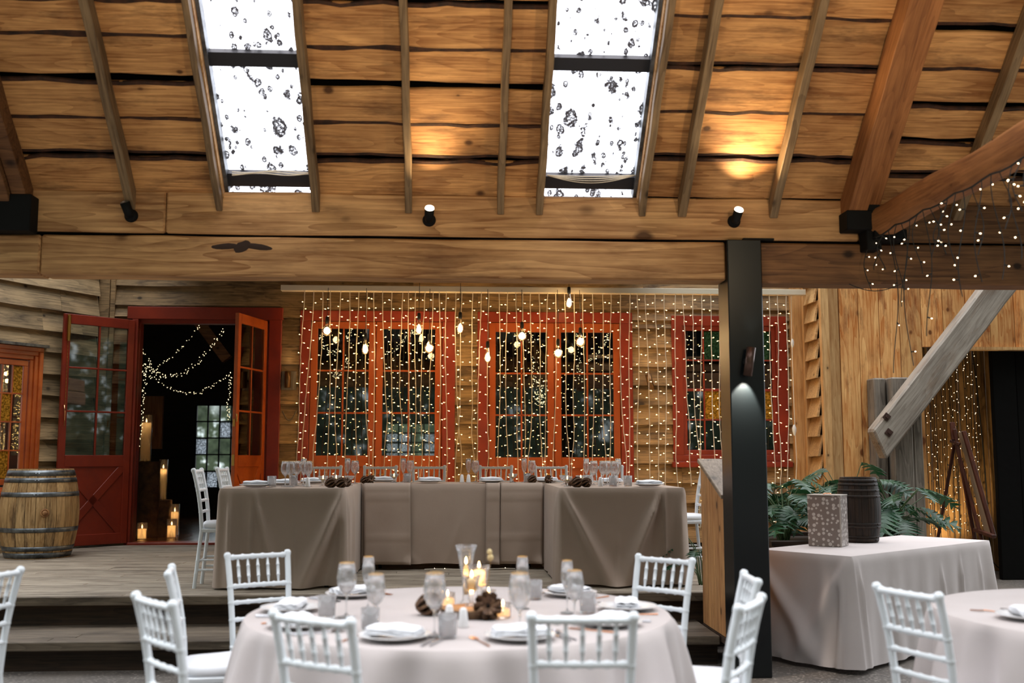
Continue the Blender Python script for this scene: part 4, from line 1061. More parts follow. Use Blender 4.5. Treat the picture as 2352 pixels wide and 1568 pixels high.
# ================================================================ GLASSWARE AND TABLE SETTINGS
def glass_obj(name, prof, rim=None, label=None, cat='glass', rim_part=True):
    o = MB(); o.lathe(prof, 24); ob = o.build(name, M['glass'], label=label, cat=cat)
    if rim:
        mb = MB(); mb.tube([(rim[0] * math.cos(2 * PI * k / 24), rim[0] * math.sin(2 * PI * k / 24), rim[1]) for k in range(25)], 0.0014, 5, cap=False); mb.build('gold_rim', M['gold'], ob, label='gold rim')
    return ob
P_WINE = [(.001, .003), (.034, .002), (.034, .004), (.008, .010), (.004, .020), (.0035, .060), (.004, .078), (.010, .088), (.026, .104), (.036, .128), (.038, .150), (.034, .178), (.029, .205), (.0275, .205), (.0325, .178), (.0365, .150), (.0345, .128), (.024, .106), (.006, .092), (.001, .091)]
P_FLUTE = [(.001, .003), (.031, .002), (.031, .004), (.007, .010), (.0035, .024), (.0035, .070), (.006, .084), (.016, .108), (.025, .140), (.027, .170), (.022, .224), (.0205, .224), (.0255, .170), (.0235, .140), (.014, .110), (.003, .090), (.001, .089)]
P_TUMB = [(.001, .001), (.031, .001), (.033, .004), (.036, .088), (.0345, .088), (.0315, .012), (.001, .010)]
P_COUPE = [(.001, .002), (.032, .002), (.032, .004), (.007, .012), (.006, .034), (.012, .042), (.034, .056), (.044, .082), (.042, .082), (.032, .058), (.008, .047), (.001, .046)]
P_VASE = [(.001, .002), (.032, .002), (.034, .006), (.016, .020), (.014, .05), (.020, .12), (.036, .22), (.052, .262), (.050, .262), (.034, .22), (.018, .12), (.012, .05), (.001, .04)]
P_HURR = [(.001, .002), (.036, .002), (.036, .005), (.010, .016), (.008, .070), (.014, .080), (.034, .095), (.042, .150), (.052, .178), (.050, .178), (.040, .150), (.032, .098), (.010, .086), (.001, .085)]
PROTO = {}
def proto(kind):
    if kind not in PROTO:
        nm, pr, rm = {'wine': ('wine_glass', P_WINE, (.0282, .205)), 'flute': ('champagne_flute', P_FLUTE, (.0212, .224)), 'tumbler': ('water_tumbler', P_TUMB, None), 'coupe': ('stemmed_votive_glass', P_COUPE, None)}[kind]
        PROTO[kind] = [glass_obj(nm, pr, rm), False]
    return PROTO[kind]
def put(kind, p, label, group, cat='glass', sc=1.0):
    pr = proto(kind)
    if not pr[1]: o = pr[0]; pr[1] = True; o.location = p; o.scale = (sc,) * 3; o['label'] = label; o['group'] = group
    else: o = dup(pr[0], p, random.uniform(0, 6), label, group, scale=sc)
    o['category'] = cat; return o
# ---- round table glasses
Zr = Z1 + 0.001
def pt(u, v): q = at(u, v, z=Zr); return (q.x, q.y, Zr)
GR = 'glasses on the round table'
for kind, u, v, lb, sc in (('wine', 795, 1418, 'gold-rimmed wine glass at the left of the round table, half filled, before the folded napkin', 1.08),
                           ('flute', 845, 1398, 'tall gold-rimmed glass at the back left of the round table, highest of the three there', 1.0),
                           ('wine', 862, 1442, 'gold-rimmed wine glass right of the tall one at the back left of the round table', 1.0),
                           ('wine', 998, 1462, 'round-bowled wine glass beside the left pinecone on the round table', 1.12),
                           ('flute', 1200, 1398, 'tall gold-rimmed glass standing right of the centrepiece on the round table', 1.0),
                           ('wine', 1194, 1462, 'round-bowled wine glass in front of the tall glass right of the centrepiece', 1.12),
                           ('flute', 1303, 1408, 'tall gold-rimmed glass at the back right of the round table before the folded napkin', 0.98),
                           ('wine', 1320, 1430, 'gold-rimmed wine glass overlapping the tall one at the back right of the round table', 1.0),
                           ('tumbler', 1228, 1376, 'short water tumbler behind the tall glass right of the centrepiece', 1.0),
                           ('tumbler', 750, 1420, 'short water tumbler at the far left of the round table beside the napkin plate', 1.05),
                           ('tumbler', 1350, 1408, 'short water tumbler beside the right napkin plate on the round table', 1.0),
                           ('tumbler', 1028, 1465, 'short water tumbler in front of the salt shaker on the round table', 1.0),
                           ('tumbler', 850, 1450, 'short water tumbler in front of the left wine glasses on the round table', 1.0)):
    put(kind, pt(u, v), lb, GR, sc=sc)
# ---- plates with folded napkins, place cards, cutlery
def make_plate():
    o = MB(); o.lathe([(.001, .004), (.075, .004), (.090, .010), (.128, .020), (.130, .022), (.126, .023), (.088, .014), (.072, .008), (.001, .008)], 40)
    return o.build('dinner_plate', M['china'], cat='plate')
def make_napkin():
    mb = MB()
    for k, (w_, l_, z) in enumerate(((.052, .105, .0), (.050, .102, .009), (.047, .098, .018))):
        def fn(i, j, w_=w_, l_=l_, z=z, k=k):
            a = i / 11 * 2 - 1; b = j / 19 * 2 - 1
            ed = max(abs(a) ** 6, abs(b) ** 8)
            return (a * w_, b * l_, z + .011 * (1 - ed) + .003 * math.sin(b * 5 + k) + .002 * math.sin(a * 7 + k * 2))
        mb.grid(fn, 12, 20)
        mb.add([(-w_, -l_, z), (w_, -l_, z), (w_, l_, z), (-w_, l_, z)], [(3, 2, 1, 0)])
    return mb.build('folded_napkin', M['napkin'], cat='napkin')
def make_fork():
    mb = MB(); mb.tube([(0, -.10, .003), (0, 0, .003), (0, .045, .006)], [.0035, .0022, .003], 6, mi=0)
    mb.box(-.011, .011, .045, .062, .004, .006, mi=0)
    for k in range(4): mb.box(-.011 + k * .0066, -.0085 + k * .0066, .062, .098, .003, .005, mi=0)
    return mb.build('dinner_fork', M['copper'], cat='fork')
def make_knife():
    mb = MB(); mb.tube([(0, -.11, .003), (0, -.01, .003)], [.005, .0035], 6)
    vs = [(-.006, -.01, .001), (.006, -.01, .001), (.008, .06, .001), (.004, .105, .001), (-.006, .10, .001)]
    mb.add(vs + [(x, y, .003) for x, y, z in vs], [(4, 3, 2, 1, 0), (5, 6, 7, 8, 9)] + [(k, (k + 1) % 5, (k + 1) % 5 + 5, k + 5) for k in range(5)])
    return mb.build('table_knife', M['silver'], cat='knife')
def make_spoon():
    mb = MB(); mb.tube([(0, -.10, .003), (0, .02, .003), (0, .05, .005)], [.0035, .0022, .003], 6)
    def fn(i, j):
        a = 2 * PI * i / 16; r = j / 5
        return (.019 * r * math.cos(a), .078 + .030 * r * math.sin(a), .003 + .006 * r * r)
    mb.grid(fn, 16, 6, wrap=True); return mb.build('dessert_spoon', M['silver'], cat='spoon')
def make_card():
    mb = MB(); mb.box(-.03, .03, -.018, .018, 0, .0012); return mb.build('place_card', plain('cream_card', srgb(236, 216, 170), 0.7), cat='card')
PL = {'plate': make_plate(), 'napkin': make_napkin(), 'fork': make_fork(), 'knife': make_knife(), 'spoon': make_spoon(), 'card': make_card()}
first = set()
def put2(k, p, rz, label, group):
    o = PL[k]
    if k not in first: first.add(k); o.location = p; o.rotation_euler = (0, 0, rz)
    else: o = dup(o, p, rz)
    o['label'] = label; o['group'] = group; return o
settings = ((666, 1403, 'left'), (785, 1366, 'back left'), (1335, 1364, 'back right'), (1440, 1400, 'right'), (1400, 1436, 'near right'), (1195, 1468, 'front right'), (905, 1468, 'front left'), (690, 1440, 'near left'))
for i, (u, v, lb) in enumerate(settings):
    q = at(u, v, z=Zr); d = Vector((q.x - TC[0], q.y - TC[1], 0)); rr = min(d.length, TR - 0.165); an = math.atan2(d.y, d.x)
    c = Vector((TC[0] + rr * math.cos(an), TC[1] + rr * math.sin(an), Zr)); rz = an + PI / 2
    sd = Vector((-math.sin(an), math.cos(an), 0))
    put2('plate', c, rz, 'white dinner plate with a napkin at the %s seat of the round table' % lb, 'place settings on the round table')
    put2('napkin', c + Vector((0, 0, .0225)), rz + R(90 if i % 2 == 0 else 80), 'folded white napkin at the %s seat of the round table' % lb, 'place settings on the round table')
    put2('card', c + Vector((0, 0, .0475)), rz + R(8), 'small cream place card at the %s seat of the round table' % lb, 'place settings on the round table')
    put2('fork', c - sd * .155, rz, 'copper-toned fork at the %s seat of the round table' % lb, 'place settings on the round table')
    put2('knife', c + sd * .150, rz, 'table knife at the %s seat of the round table' % lb, 'place settings on the round table')
    put2('spoon', c + sd * .178, rz, 'spoon at the %s seat of the round table' % lb, 'place settings on the round table')
q = at(2250, 1428, z=Zr)
put2('plate', (TC2[0] - .62, TC2[1] - .10, Zr), R(100), 'white dinner plate on the round table cut off at right', 'setting on the right round table')
put2('napkin', (TC2[0] - .62, TC2[1] - .10, Zr + .0225), R(170), 'folded white napkin on the plate of the round table cut off at right', 'setting on the right round table')
put2('fork', (TC2[0] - .66, TC2[1] + .10, Zr), R(60), 'copper-toned fork lying on the round table cut off at right', 'setting on the right round table')
put2('knife', (TC2[0] - .52, TC2[1] + .12, Zr), R(40), 'table knife lying on the round table cut off at right', 'setting on the right round table')
# ---- salt and pepper
def make_shaker():
    mb = MB(); mb.lathe([(.001, 0), (.021, 0), (.022, .004), (.014, .066), (.010, .074), (.001, .076)], 20); return mb.build('condiment_shaker', M['china'], cat='shaker')
shk = make_shaker(); fs = True
ZH = ZT + 0.004
def pth(u, v): q = at(u, v, z=ZT); return Vector((q.x, q.y, ZH))
def pty(u, y): q = at(u, 1105, y=y); return Vector((q.x, y, ZH))
SH = [(pt(1032, 1432), 'tapered white salt shaker left of the log slice on the round table'), (pt(1064, 1440), 'tapered white pepper shaker before the log slice on the round table'),
      (pty(707, 8.55), 'tapered white shaker on the left wing of the head table beside the pinecones'), (pty(1061, 9.82), 'tapered white shaker, the left of two on the middle of the head table'),
      (pty(1076, 9.80), 'tapered white shaker, the right of two on the middle of the head table'), (pty(1379, 8.52), 'tapered white shaker on the right wing of the head table')]
for i, (p, lb) in enumerate(SH):
    if i == 0: o = shk; o.location = p
    else: o = dup(shk, p)
    o['label'] = lb; o['group'] = 'salt and pepper shakers'
# ---- pinecones
def make_cone():
    mb = MB(); n = 13
    mb.lathe([(.001, -.036), (.010, -.028), (.013, 0), (.008, .03), (.001, .042)], 10, mi=1)
    for j in range(n):
        f = j / (n - 1); z = -.036 + .078 * f; r = .034 * math.sin(PI * (0.18 + 0.72 * (1 - f))) + .003; m_n = 9
        for k in range(m_n):
            a = 2 * PI * (k + 0.5 * (j % 2)) / m_n + j * .3; c, s = math.cos(a), math.sin(a)
            ro = r * 1.18; w_ = .0072
            tip = Vector((c * ro, s * ro, z + .012)); b0 = Vector((c * r * .3 - s * w_ * .5, s * r * .3 + c * w_ * .5, z - .004)); b1 = Vector((c * r * .3 + s * w_ * .5, s * r * .3 - c * w_ * .5, z - .004))
            t0 = tip + Vector((-s * w_, c * w_, -.003)); t1 = tip + Vector((s * w_, -c * w_, -.003)); dn = Vector((c * ro * .96, s * ro * .96, z - .002))
            mb.add([b0, b1, t1, tip, t0, dn], [(0, 1, 2, 3, 4), (1, 0, 4, 5, 2), (2, 5, 3), (3, 5, 4)])
    return mb.build('pinecone', [M['cone'], plain('pinecone_core', srgb(26, 16, 10), .8)], cat='pinecone')
pc = make_cone(); PCS = []
for u, v, s, lb in ((978, 1412, 1.15, 'left pinecone beside the round-bowled glass on the round table'), (1120, 1420, 1.35, 'large pinecone right of the log slice on the round table')):
    q = at(u, v, z=Zr); PCS.append((Vector((q.x, q.y, Zr + .036 * s)), s, (R(80), 0, R(u % 70)), lb, 'pinecones on the round table'))
for u, y, s, lb in ((757, 8.42, 1.0, 'dark pinecone, leftmost of three on the left wing of the head table'), (781, 8.40, 1.0, 'dark pinecone, middle of three on the left wing of the head table'), (794, 8.62, .95, 'dark pinecone, rightmost of three on the left wing of the head table'),
                    (835, 9.72, .85, 'small pinecone at the left of the middle section, left of a pair'), (851, 9.70, .95, 'spiky pinecone at the left of the middle section, right of a pair'),
                    (1220, 9.70, .95, 'pinecone at the right of the middle section, before the tall flute'), (1260, 9.72, .9, 'pinecone before the rightmost plate of the middle section'),
                    (1306, 8.70, .85, 'half hidden pinecone behind the stemmed votive on the right wing'), (1322, 8.40, 1.05, 'larger pinecone beside the stemmed votive on the right wing'), (1344, 8.42, .95, 'round pinecone at the right of the trio on the right wing')):
    PCS.append((pty(u, y) + Vector((0, 0, .031 * s)), s, (R(75), 0, R(u * 7 % 180)), lb, 'pinecones on the head table'))
for i, (p, s, ro, lb, g) in enumerate(PCS):
    if i == 0: o = pc; o.location = p; o.rotation_euler = ro; o.scale = (s,) * 3
    else: o = dup(pc, p, rot=ro, scale=s)
    o['label'] = lb; o['group'] = g
# ---- candles
def flame_mb(z, s=1.0, x=0, y=0):
    mb = MB(); mb.lathe([(.0005, z), (.0045 * s, z + .006 * s), (.0055 * s, z + .012 * s), (.003 * s, z + .024 * s), (.0005, z + .032 * s)], 10, Matrix.Translation(Vector((x, y, 0)))); return mb
def wick_light(loc, power, rad=0.02, col=(1.0, 0.58, 0.25)):
    ld = bpy.data.lights.new('candle_light', 'POINT'); ld.energy = power; ld.color = col; ld.shadow_soft_size = rad
    o = bpy.data.objects.new('candle_light', ld); COL.objects.link(o); o.location = loc; return o
def candle_in(name, prof, wax_r, wz0, wz1, loc, label, group=None, fs_=1.0, pw=0.4, gm='glass_thin'):
    t = empty(name, loc, 0, label, 'candle', group)
    mb = MB(); mb.lathe(prof, 28); mb.build('glass_holder', M[gm], t)
    mb = MB(); mb.lathe([(.001, wz0), (wax_r, wz0), (wax_r, wz1 - .003), (wax_r - .004, wz1), (.001, wz1 - .003)], 24); mb.build('wax_candle', M['wax'], t)
    flame_mb(wz1 + .004, fs_).build('candle_flame', M['flame'], t)
    if pw: wick_light(Vector(loc) + Vector((0, 0, wz1 - min(.04, (wz1 - wz0) * .4))), pw, min(.02, wax_r * .5))
    return t
GCn = 'candles of the round table centrepiece'
candle_in('vase_candle', P_VASE, .010, .045, .175, pt(1070, 1388), 'tall flared clear vase holding a slim white candle on the round table', GCn)
candle_in('hurricane_candle', P_HURR, .030, .092, .160, pt(1100, 1392), 'stemmed glass with a wide white candle right of the tall vase', GCn)
candle_in('goblet_candle', [(a * .8, b * .72) for a, b in P_HURR], .023, .066, .112, pt(1083, 1410), 'smaller goblet with a white candle in front of the tall vase', GCn)
P_VOT = [(.001, .002), (.030, .002), (.033, .006), (.034, .060), (.0325, .060), (.031, .008), (.001, .006)]
candle_in('votive_candle', P_VOT, .028, .008, .036, pt(1155, 1418), 'small glass votive right of the large pinecone on the round table', GCn)
candle_in('votive_candle', P_VOT, .028, .008, .036, pt(1122, 1385), 'small glass votive behind the large pinecone on the round table', GCn)
candle_in('votive_candle', P_VOT, .028, .008, .036, pt(1028, 1392), 'small glass votive behind the salt shaker on the round table', GCn)
mb = MB(); mb.lathe([(.001, 0), (.115, 0), (.12, .006), (.12, .030), (.116, .034)], 36, mi=0); mb.lathe([(.116, .034), (.001, .034)], 36, mi=1)
q = pt(1078, 1412); mb.build('log_slice', [M['log'], M['logtop']], label='round slice of log with bark under the centrepiece of the round table', cat='log slice', loc=(q[0], q[1] - 0.02, Zr))
for o in [o for o in bpy.data.objects if o.name.startswith(('goblet_candle', 'vase_candle', 'hurricane_candle'))]:
    if (Vector((q[0], q[1] - .02)) - Vector(o.location[:2])).length < .115: o.location.z += .034
t = empty('dried_flower', (at(1118, 1400, z=Zr).x, at(1118, 1400, z=Zr).y, Zr), 0, 'single dried cream seed head on a thin stem beside the centrepiece', 'dried flower')
mb = MB(); mb.tube([(0, 0, 0), (.004, 0, .10), (.012, .01, .18), (.016, .01, .215)], .0014, 5); mb.build('stem', plain('dry_stem', srgb(150, 116, 60), .7), t)
mb = MB()
for (x, z, r) in ((.016, .222, .014), (.012, .245, .012)): mb.lathe([(.001, -r * 1.2), (r * .8, -r * .7), (r, 0), (r * .8, r * .7), (.001, r * 1.2)], 12, Matrix.Translation(Vector((x, .01, z))))
mb.build('seed_head', plain('dry_seed_head', srgb(214, 190, 140), .8), t)
# ---- head table
def cluster(items, label_f, group):
    for kind, u, y in items: put(kind, pty(u, y), label_f(kind), group)
nm = {'wine': 'gold-rimmed wine glass', 'flute': 'tall gold-rimmed flute', 'tumbler': 'short water tumbler', 'coupe': 'stemmed glass bowl'}
def gl(where): return lambda k: nm[k] + ' ' + where
cluster([('wine', 655, 8.55), ('wine', 667, 8.48), ('wine', 681, 8.80), ('flute', 697, 8.75), ('wine', 707, 8.62)], gl('in the cluster at the left end of the left wing'), 'glasses at the left end of the head table')
cluster([('tumbler', 624, 8.42), ('tumbler', 674, 8.75)], gl('beside the leftmost plates of the head table'), 'tumblers at the left end of the head table')
cluster([('flute', 798, 9.55), ('wine', 815, 9.40)], gl('at the inner end of the left wing, before the chair backs'), 'glasses at the inner end of the left wing')
cluster([('coupe', 742, 8.75), ('coupe', 772, 9.0), ('coupe', 802, 8.85)], gl('among the pinecones on the left wing'), 'glass bowls on the left wing')
cluster([('coupe', 905, 9.80)], gl('alone near the left of the middle section'), 'glass bowl left of the middle')
cluster([('flute', 926, 9.90), ('wine', 942, 9.86)], gl('between the second and third chair backs'), 'glass pair left of the middle')
cluster([('tumbler', 936, 9.75)], gl('below the glass pair between the second and third chair backs'), 'tumbler left of the middle')
cluster([('flute', 1076, 9.92), ('wine', 1092, 9.88)], gl('left of the fourth chair back, behind the white shakers'), 'glass pair at the middle')
cluster([('coupe', 1178, 9.76)], gl('holding a light, right of the fourth plate'), 'glass bowl right of the middle')
cluster([('flute', 1204, 9.86), ('wine', 1222, 9.82)], gl('behind the pinecone left of the fifth chair back'), 'glass pair right of the middle')
cluster([('tumbler', 1211, 9.72)], gl('right beside the pinecone left of the fifth chair back'), 'tumbler right of the middle')
cluster([('coupe', 1296, 8.95), ('coupe', 1334, 8.90), ('coupe', 1303, 8.42)], gl('among the pinecones on the right wing'), 'glass bowls on the right wing')
cluster([('flute', 1347, 9.1), ('wine', 1364, 8.95), ('wine', 1386, 8.75), ('wine', 1395, 8.95), ('wine', 1412, 8.60), ('flute', 1420, 8.85)], gl('in the row at the middle of the right wing'), 'glasses on the right wing')
cluster([('tumbler', 1350, 8.75), ('tumbler', 1408, 8.48), ('tumbler', 1442, 8.45)], gl('beside the rightmost plate of the head table'), 'tumblers on the right wing')
for u, y, lb in ((588, 8.46, 'leftmost, on the left wing'), (655, 9.0, 'second from the left'), (718, 9.6, 'third from the left, before the first chair back'), (880, 10.1, 'before the second chair back'), (987, 9.80, 'before the third chair back'), (1128, 9.80, 'before the fourth chair back'), (1256, 9.85, 'before the fifth chair back'), (1402, 9.4, 'before the sixth chair back'), (1490, 8.46, 'rightmost, on the right wing')):
    p = pty(u, y)
    put2('plate', p, random.uniform(0, 6), 'white head table plate, ' + lb, 'place settings on the head table')
    put2('napkin', p + Vector((0, 0, .0225)), R(90 + random.uniform(-12, 12)), 'folded white napkin, head table plate ' + lb, 'place settings on the head table')
for u, y, lb in ((742, 8.75, ''), (772, 9.0, ''), (905, 9.80, ''), (1178, 9.76, ''), (1303, 8.42, ''), (1334, 8.90, '')):
    p = pty(u, y); t = empty('tealight', p + Vector((0, 0, .048)), 0, 'small lit tealight in a stemmed glass bowl on the head table', 'candle', 'tealights on the head table')
    mb = MB(); mb.lathe([(.001, 0), (.018, 0), (.019, .012), (.001, .012)], 16); mb.build('wax_candle', M['wax'], t); flame_mb(.013, .8).build('candle_flame', M['flame'], t)
# ================================================================ BARRELS
def barrel(name, loc, rz, H, r0, r1, hoops, ms, mh, label, staves=24, bung=None):
    t = empty(name, loc, rz, label, 'barrel')
    def rad(z): f = z / H * 2 - 1; return r0 + (r1 - r0) * (1 - f * f)
    mb = MB()
    for k in range(staves):
        a0, a1 = 2 * PI * k / staves + .006, 2 * PI * (k + 1) / staves - .006; vs = []; fs = []; n = 14
        for i in range(n + 1):
            z = H * i / n; r = rad(z)
            for a, rr in ((a0, r), ((a0 + a1) / 2, r * 1.003), (a1, r), (a1, r - .025), (a0, r - .025)): vs.append((rr * math.cos(a), rr * math.sin(a), z))
        for i in range(n):
            for j in range(5): fs.append((i * 5 + j, i * 5 + (j + 1) % 5, i * 5 + 5 + (j + 1) % 5, i * 5 + 5 + j))
        fs += [(4, 3, 2, 1, 0), tuple(n * 5 + j for j in range(5))]
        mb.add(vs, fs)
    mb.build('staves', ms, t)
    for zc, w_ in hoops:
        mb = MB(); N = 48
        mb.lathe([(rad(zc - w_ / 2) - .002, zc - w_ / 2), (rad(zc - w_ / 2) + .004, zc - w_ / 2), (rad(zc + w_ / 2) + .004, zc + w_ / 2), (rad(zc + w_ / 2) - .002, zc + w_ / 2)], N)
        a = R(-78)
        for da in (0, .09):
            p = Vector((math.cos(a + da), math.sin(a + da), 0)) * (rad(zc) + .005); p.z = zc
            mb.tube([p - p.normalized() * .004, p + Vector((p.x, p.y, 0)).normalized() * .005], .006, 6)
        mb.build('hoop', mh, t)
    mb = MB(); mb.lathe([(.001, H - .03), (r0 - .02, H - .03), (r0 - .02, H - .05), (.001, H - .05)], 32); mb.build('barrel_head', ms, t)
    if bung:
        a, z = bung; c = Vector((math.cos(a) * rad(z), math.sin(a) * rad(z), z)); X = Vector((math.cos(a), math.sin(a), 0))
        Mx = frame_matrix(c, Vector((-X.y, X.x, 0)), Vector((0, 0, 1)), X)
        mb = MB(); mb.lathe([(.040, -.004), (.042, .004), (.030, .006), (.026, .000)], 16, Mx); mb.lathe([(.024, -.01), (.024, .012), (.001, .014)], 12, Mx)
        mb.build('bung', M['logtop'], t, label='pale wooden bung')
    return t
bx = at(84, 1250, y=10.98).x
barrel('wine_barrel', (bx, 11.02, ZDK), 0, 0.885, 0.305, 0.375, [(.845, .055), (.775, .045), (.635, .045), (.285, .045), (.10, .045), (.035, .05)], M['stave'], M['galv'],
       'large oak wine barrel with grey metal hoops left of the open red door', bung=(R(-62), .455))
sb = at(1975, 1244, z=Z1)
barrel('small_barrel', (sb.x, sb.y, Z1), 0.4, 0.50, 0.135, 0.165, [(.475, .02), (.445, .015), (.40, .015), (.355, .015), (.145, .015), (.12, .015), (.045, .015), (.02, .02)], M['barrel_dark'], M['barrel_dark'],
       'small dark wooden barrel on the side table behind the dotted gift box', staves=20)
# gift box
p = at(1934, 1257, z=Z1); q = at(1866, 1254, z=Z1)
gx = (p - q); gx.z = 0; gw = .245; gx.normalize(); ga = math.atan2(gx.y, gx.x); gy = Vector((-gx.y, gx.x, 0))
t = empty('gift_box', (p.x, p.y, Z1 + .001), ga, 'grey-brown gift box with pale dots on the side table before the small barrel', 'gift box')
mb = MB(); mb.box(-gw, 0, 0, .20, 0, .37); mb.build('wrapped_box', M['dots'], t, bevel=0.004)
mb = MB(); mb.box(-gw - .002, .002, -.002, .202, .371, .378); mb.box(-.01, .0015, -.0015, 0, .0, .37); mb.build('lid', plain('foil_edge', srgb(176, 168, 160), .3), t, bevel=0.003)
mb = MB(); mb.tube([(-.14, .06, .378), (-.13, .07, .386), (-.09, .07, .386), (-.08, .06, .378)], .004, 6); mb.build('ribbon', M['copper'], t)
# ================================================================ EASEL
EY = 10.75
t = empty('artist_easel', (at(2262, 1362, z=0).x, 10.75, 0), 0, 'dark wooden easel with a framed board, seen from the side at right', 'easel'); eo = t.location.copy()
def E_(u, v, y): return at(u, v, y=y) - eo
for nm_, a, b, w_ in (('front_leg', E_(2187, 985, 11.0), Vector((E_(2288, 1358, 10.62).x, -.13, .01)), .035), ('front_leg', E_(2192, 985, 10.92), Vector((E_(2262, 1362, 10.86).x, .11, .01)), .035), ('back_leg', E_(2192, 1020, 11.0), Vector((E_(2140, 1330, 11.5).x, .8, .01)), .03)):
    mb = MB(); mb.bar(a, b, w_, .025, up=(0, 1, 0)); mb.build(nm_, M['easel'], t, bevel=.003)
mb = MB(); mb.bar(E_(2183, 1012, 10.97), E_(2205, 1020, 10.90), .05, .03); mb.bar(E_(2187, 970, 10.97), E_(2192, 1010, 10.93), .05, .03, up=(0, 1, 0)); mb.build('top_block', M['easel'], t, bevel=.003)
mb = MB(); mb.bar(E_(2240, 1216, 10.85), E_(2283, 1232, 10.5), .05, .035); mb.build('ledge', M['easel'], t, bevel=.003); mb = MB(); mb.bar(E_(2250, 1312, 10.86), E_(2284, 1332, 10.62), .05, .03); mb.build('cross_rail', M['easel'], t, bevel=.003)
a0, a1, b0, b1 = E_(2214, 992, 10.90), E_(2282, 1228, 10.66), E_(2200, 992, 11.02), E_(2262, 1224, 10.80)
mb = MB(); d_ = (a1 - a0).normalized(); sv = (b0 - a0).normalized(); nn = d_.cross(sv)
mb.add([a0, a1, b1, b0] + [p + nn * .012 for p in (a0, a1, b1, b0)], [(0, 1, 2, 3), (7, 6, 5, 4), (0, 4, 5, 1), (1, 5, 6, 2), (2, 6, 7, 3), (3, 7, 4, 0)]); mb.build('framed_board', plain('pale_board', srgb(150, 124, 96), .7), t)
mb = MB(); mb.bar(a0 - d_ * .01, a1 + d_ * .02, .04, .035, up=(0, 1, 0)); mb.build('board_edge', M['easel'], t, bevel=.003)
# ================================================================ PLANTS
mb = MB(); mb.box(2.75, 4.15, 8.96, 9.0, 0, .68); mb.box(2.75, 4.15, 10.3, 10.34, 0, .68); mb.box(2.75, 2.79, 9, 10.3, 0, .68); mb.box(4.11, 4.15, 9, 10.3, 0, .68); mb.box(2.72, 4.18, 8.92, 9.02, .66, .70)
tb = mb.build('planter_box', M['riser'], label='long dark timber planter behind the side table', cat='planter', bevel=.004)
mb = MB(); mb.box(2.79, 4.11, 9.0, 10.3, .02, .64); mb.build('potting_soil', M['soil'], tb)
def lobed_leaf(mb, Mx, L, lobes=6):
    """deeply lobed leaf in local x (length) / y (width), folded along its midrib"""
    rib = []
    for k in range(lobes + 1):
        f = k / lobes; rib.append(Vector((L * f, 0, .10 * L * math.sin(f * 2.4) - .12 * L * f * f)))
    for s in (-1, 1):
        for k in range(lobes):
            f = (k + .5) / lobes; w_ = L * .52 * math.sin(PI * (.16 + .72 * (1 - f) ** .8)) * (1 if k else .75)
            b0, b1 = rib[k], rib[k + 1]
            tip = b0.lerp(b1, .5) + Vector((L * .16 + L * .05 * f, s * w_, -.10 * w_)); m0 = b0.lerp(tip, .55) + Vector((-L * .012, s * .01 * L, .008)); m1 = b1.lerp(tip, .5) + Vector((L * .02, 0, .008))
            mid = b0.lerp(tip, .8) + Vector((-.01 * L, s * .02 * L, 0))
            vs = [b0, m0, mid, tip, m1, b1]
            mb.add(vs, [tuple(range(6)) if s < 0 else tuple(reversed(range(6)))], Mx)
    e1 = rib[-1]; mb.add([e1, e1 + Vector((.03 * L, .07 * L, 0)), e1 + Vector((.22 * L, 0, -.05 * L)), e1 + Vector((.03 * L, -.07 * L, 0))], [(3, 2, 1, 0)], Mx)
def plant(loc, n, spread, hgt, L, label, seed, az=(0, 2 * PI), grp='lobed-leaf plants'):
    random.seed(seed); t = empty('philodendron', loc, 0, label, 'plant', grp); lf, st = MB(), MB()
    for k in range(n):
        a = az[0] + (az[1] - az[0]) * (k + random.random()) / n; rr = spread * random.uniform(.35, 1.0); h = hgt * random.uniform(.35, 1.0) * (1.15 - .4 * rr / spread)
        top = Vector((rr * math.cos(a), rr * math.sin(a), h)); p1 = Vector((top.x * .35, top.y * .35, h * .65))
        st.tube([(random.uniform(-.03, .03), random.uniform(-.03, .03), -.03), p1, top], [.006, .005, .0035], 5)
        pitch = random.uniform(-.15, .45) + .3 * rr / spread; l = L * random.uniform(.75, 1.15)
        Mx = Matrix.Translation(top) @ Matrix.Rotation(a + random.uniform(-.4, .4), 4, 'Z') @ Matrix.Rotation(pitch, 4, 'Y') @ Matrix.Rotation(random.uniform(-.5, .5), 4, 'X')
        lobed_leaf(lf, Mx, l, random.choice((5, 6, 7)))
    lf.build('foliage', M['bush'], t); st.build('stem', M['stem'], t); return t
for k, (u, v, y, n, sp, h, L, lb) in enumerate(((1800, 1235, 9.25, 40, .42, .62, .26, 'dark lobed-leaf plant just right of the black post'), (1880, 1235, 9.6, 30, .42, .58, .26, 'lobed-leaf plant behind the dotted gift box'),
                                      (1950, 1235, 9.7, 30, .45, .74, .28, 'tall lobed-leaf plant rising behind the small barrel'), (2050, 1235, 9.4, 26, .40, .62, .27, 'lobed-leaf plant spreading right of the small barrel'))):
    p = at(u, v, y=y); plant((p.x, y, .64), n, sp, h, L, lb, 20 + k)
plant((1.99, 8.35, .41), 7, .34, .55, .17, 'small dark lobed sprig poking out beside the right end of the head table', 55, az=(R(120), R(250)))
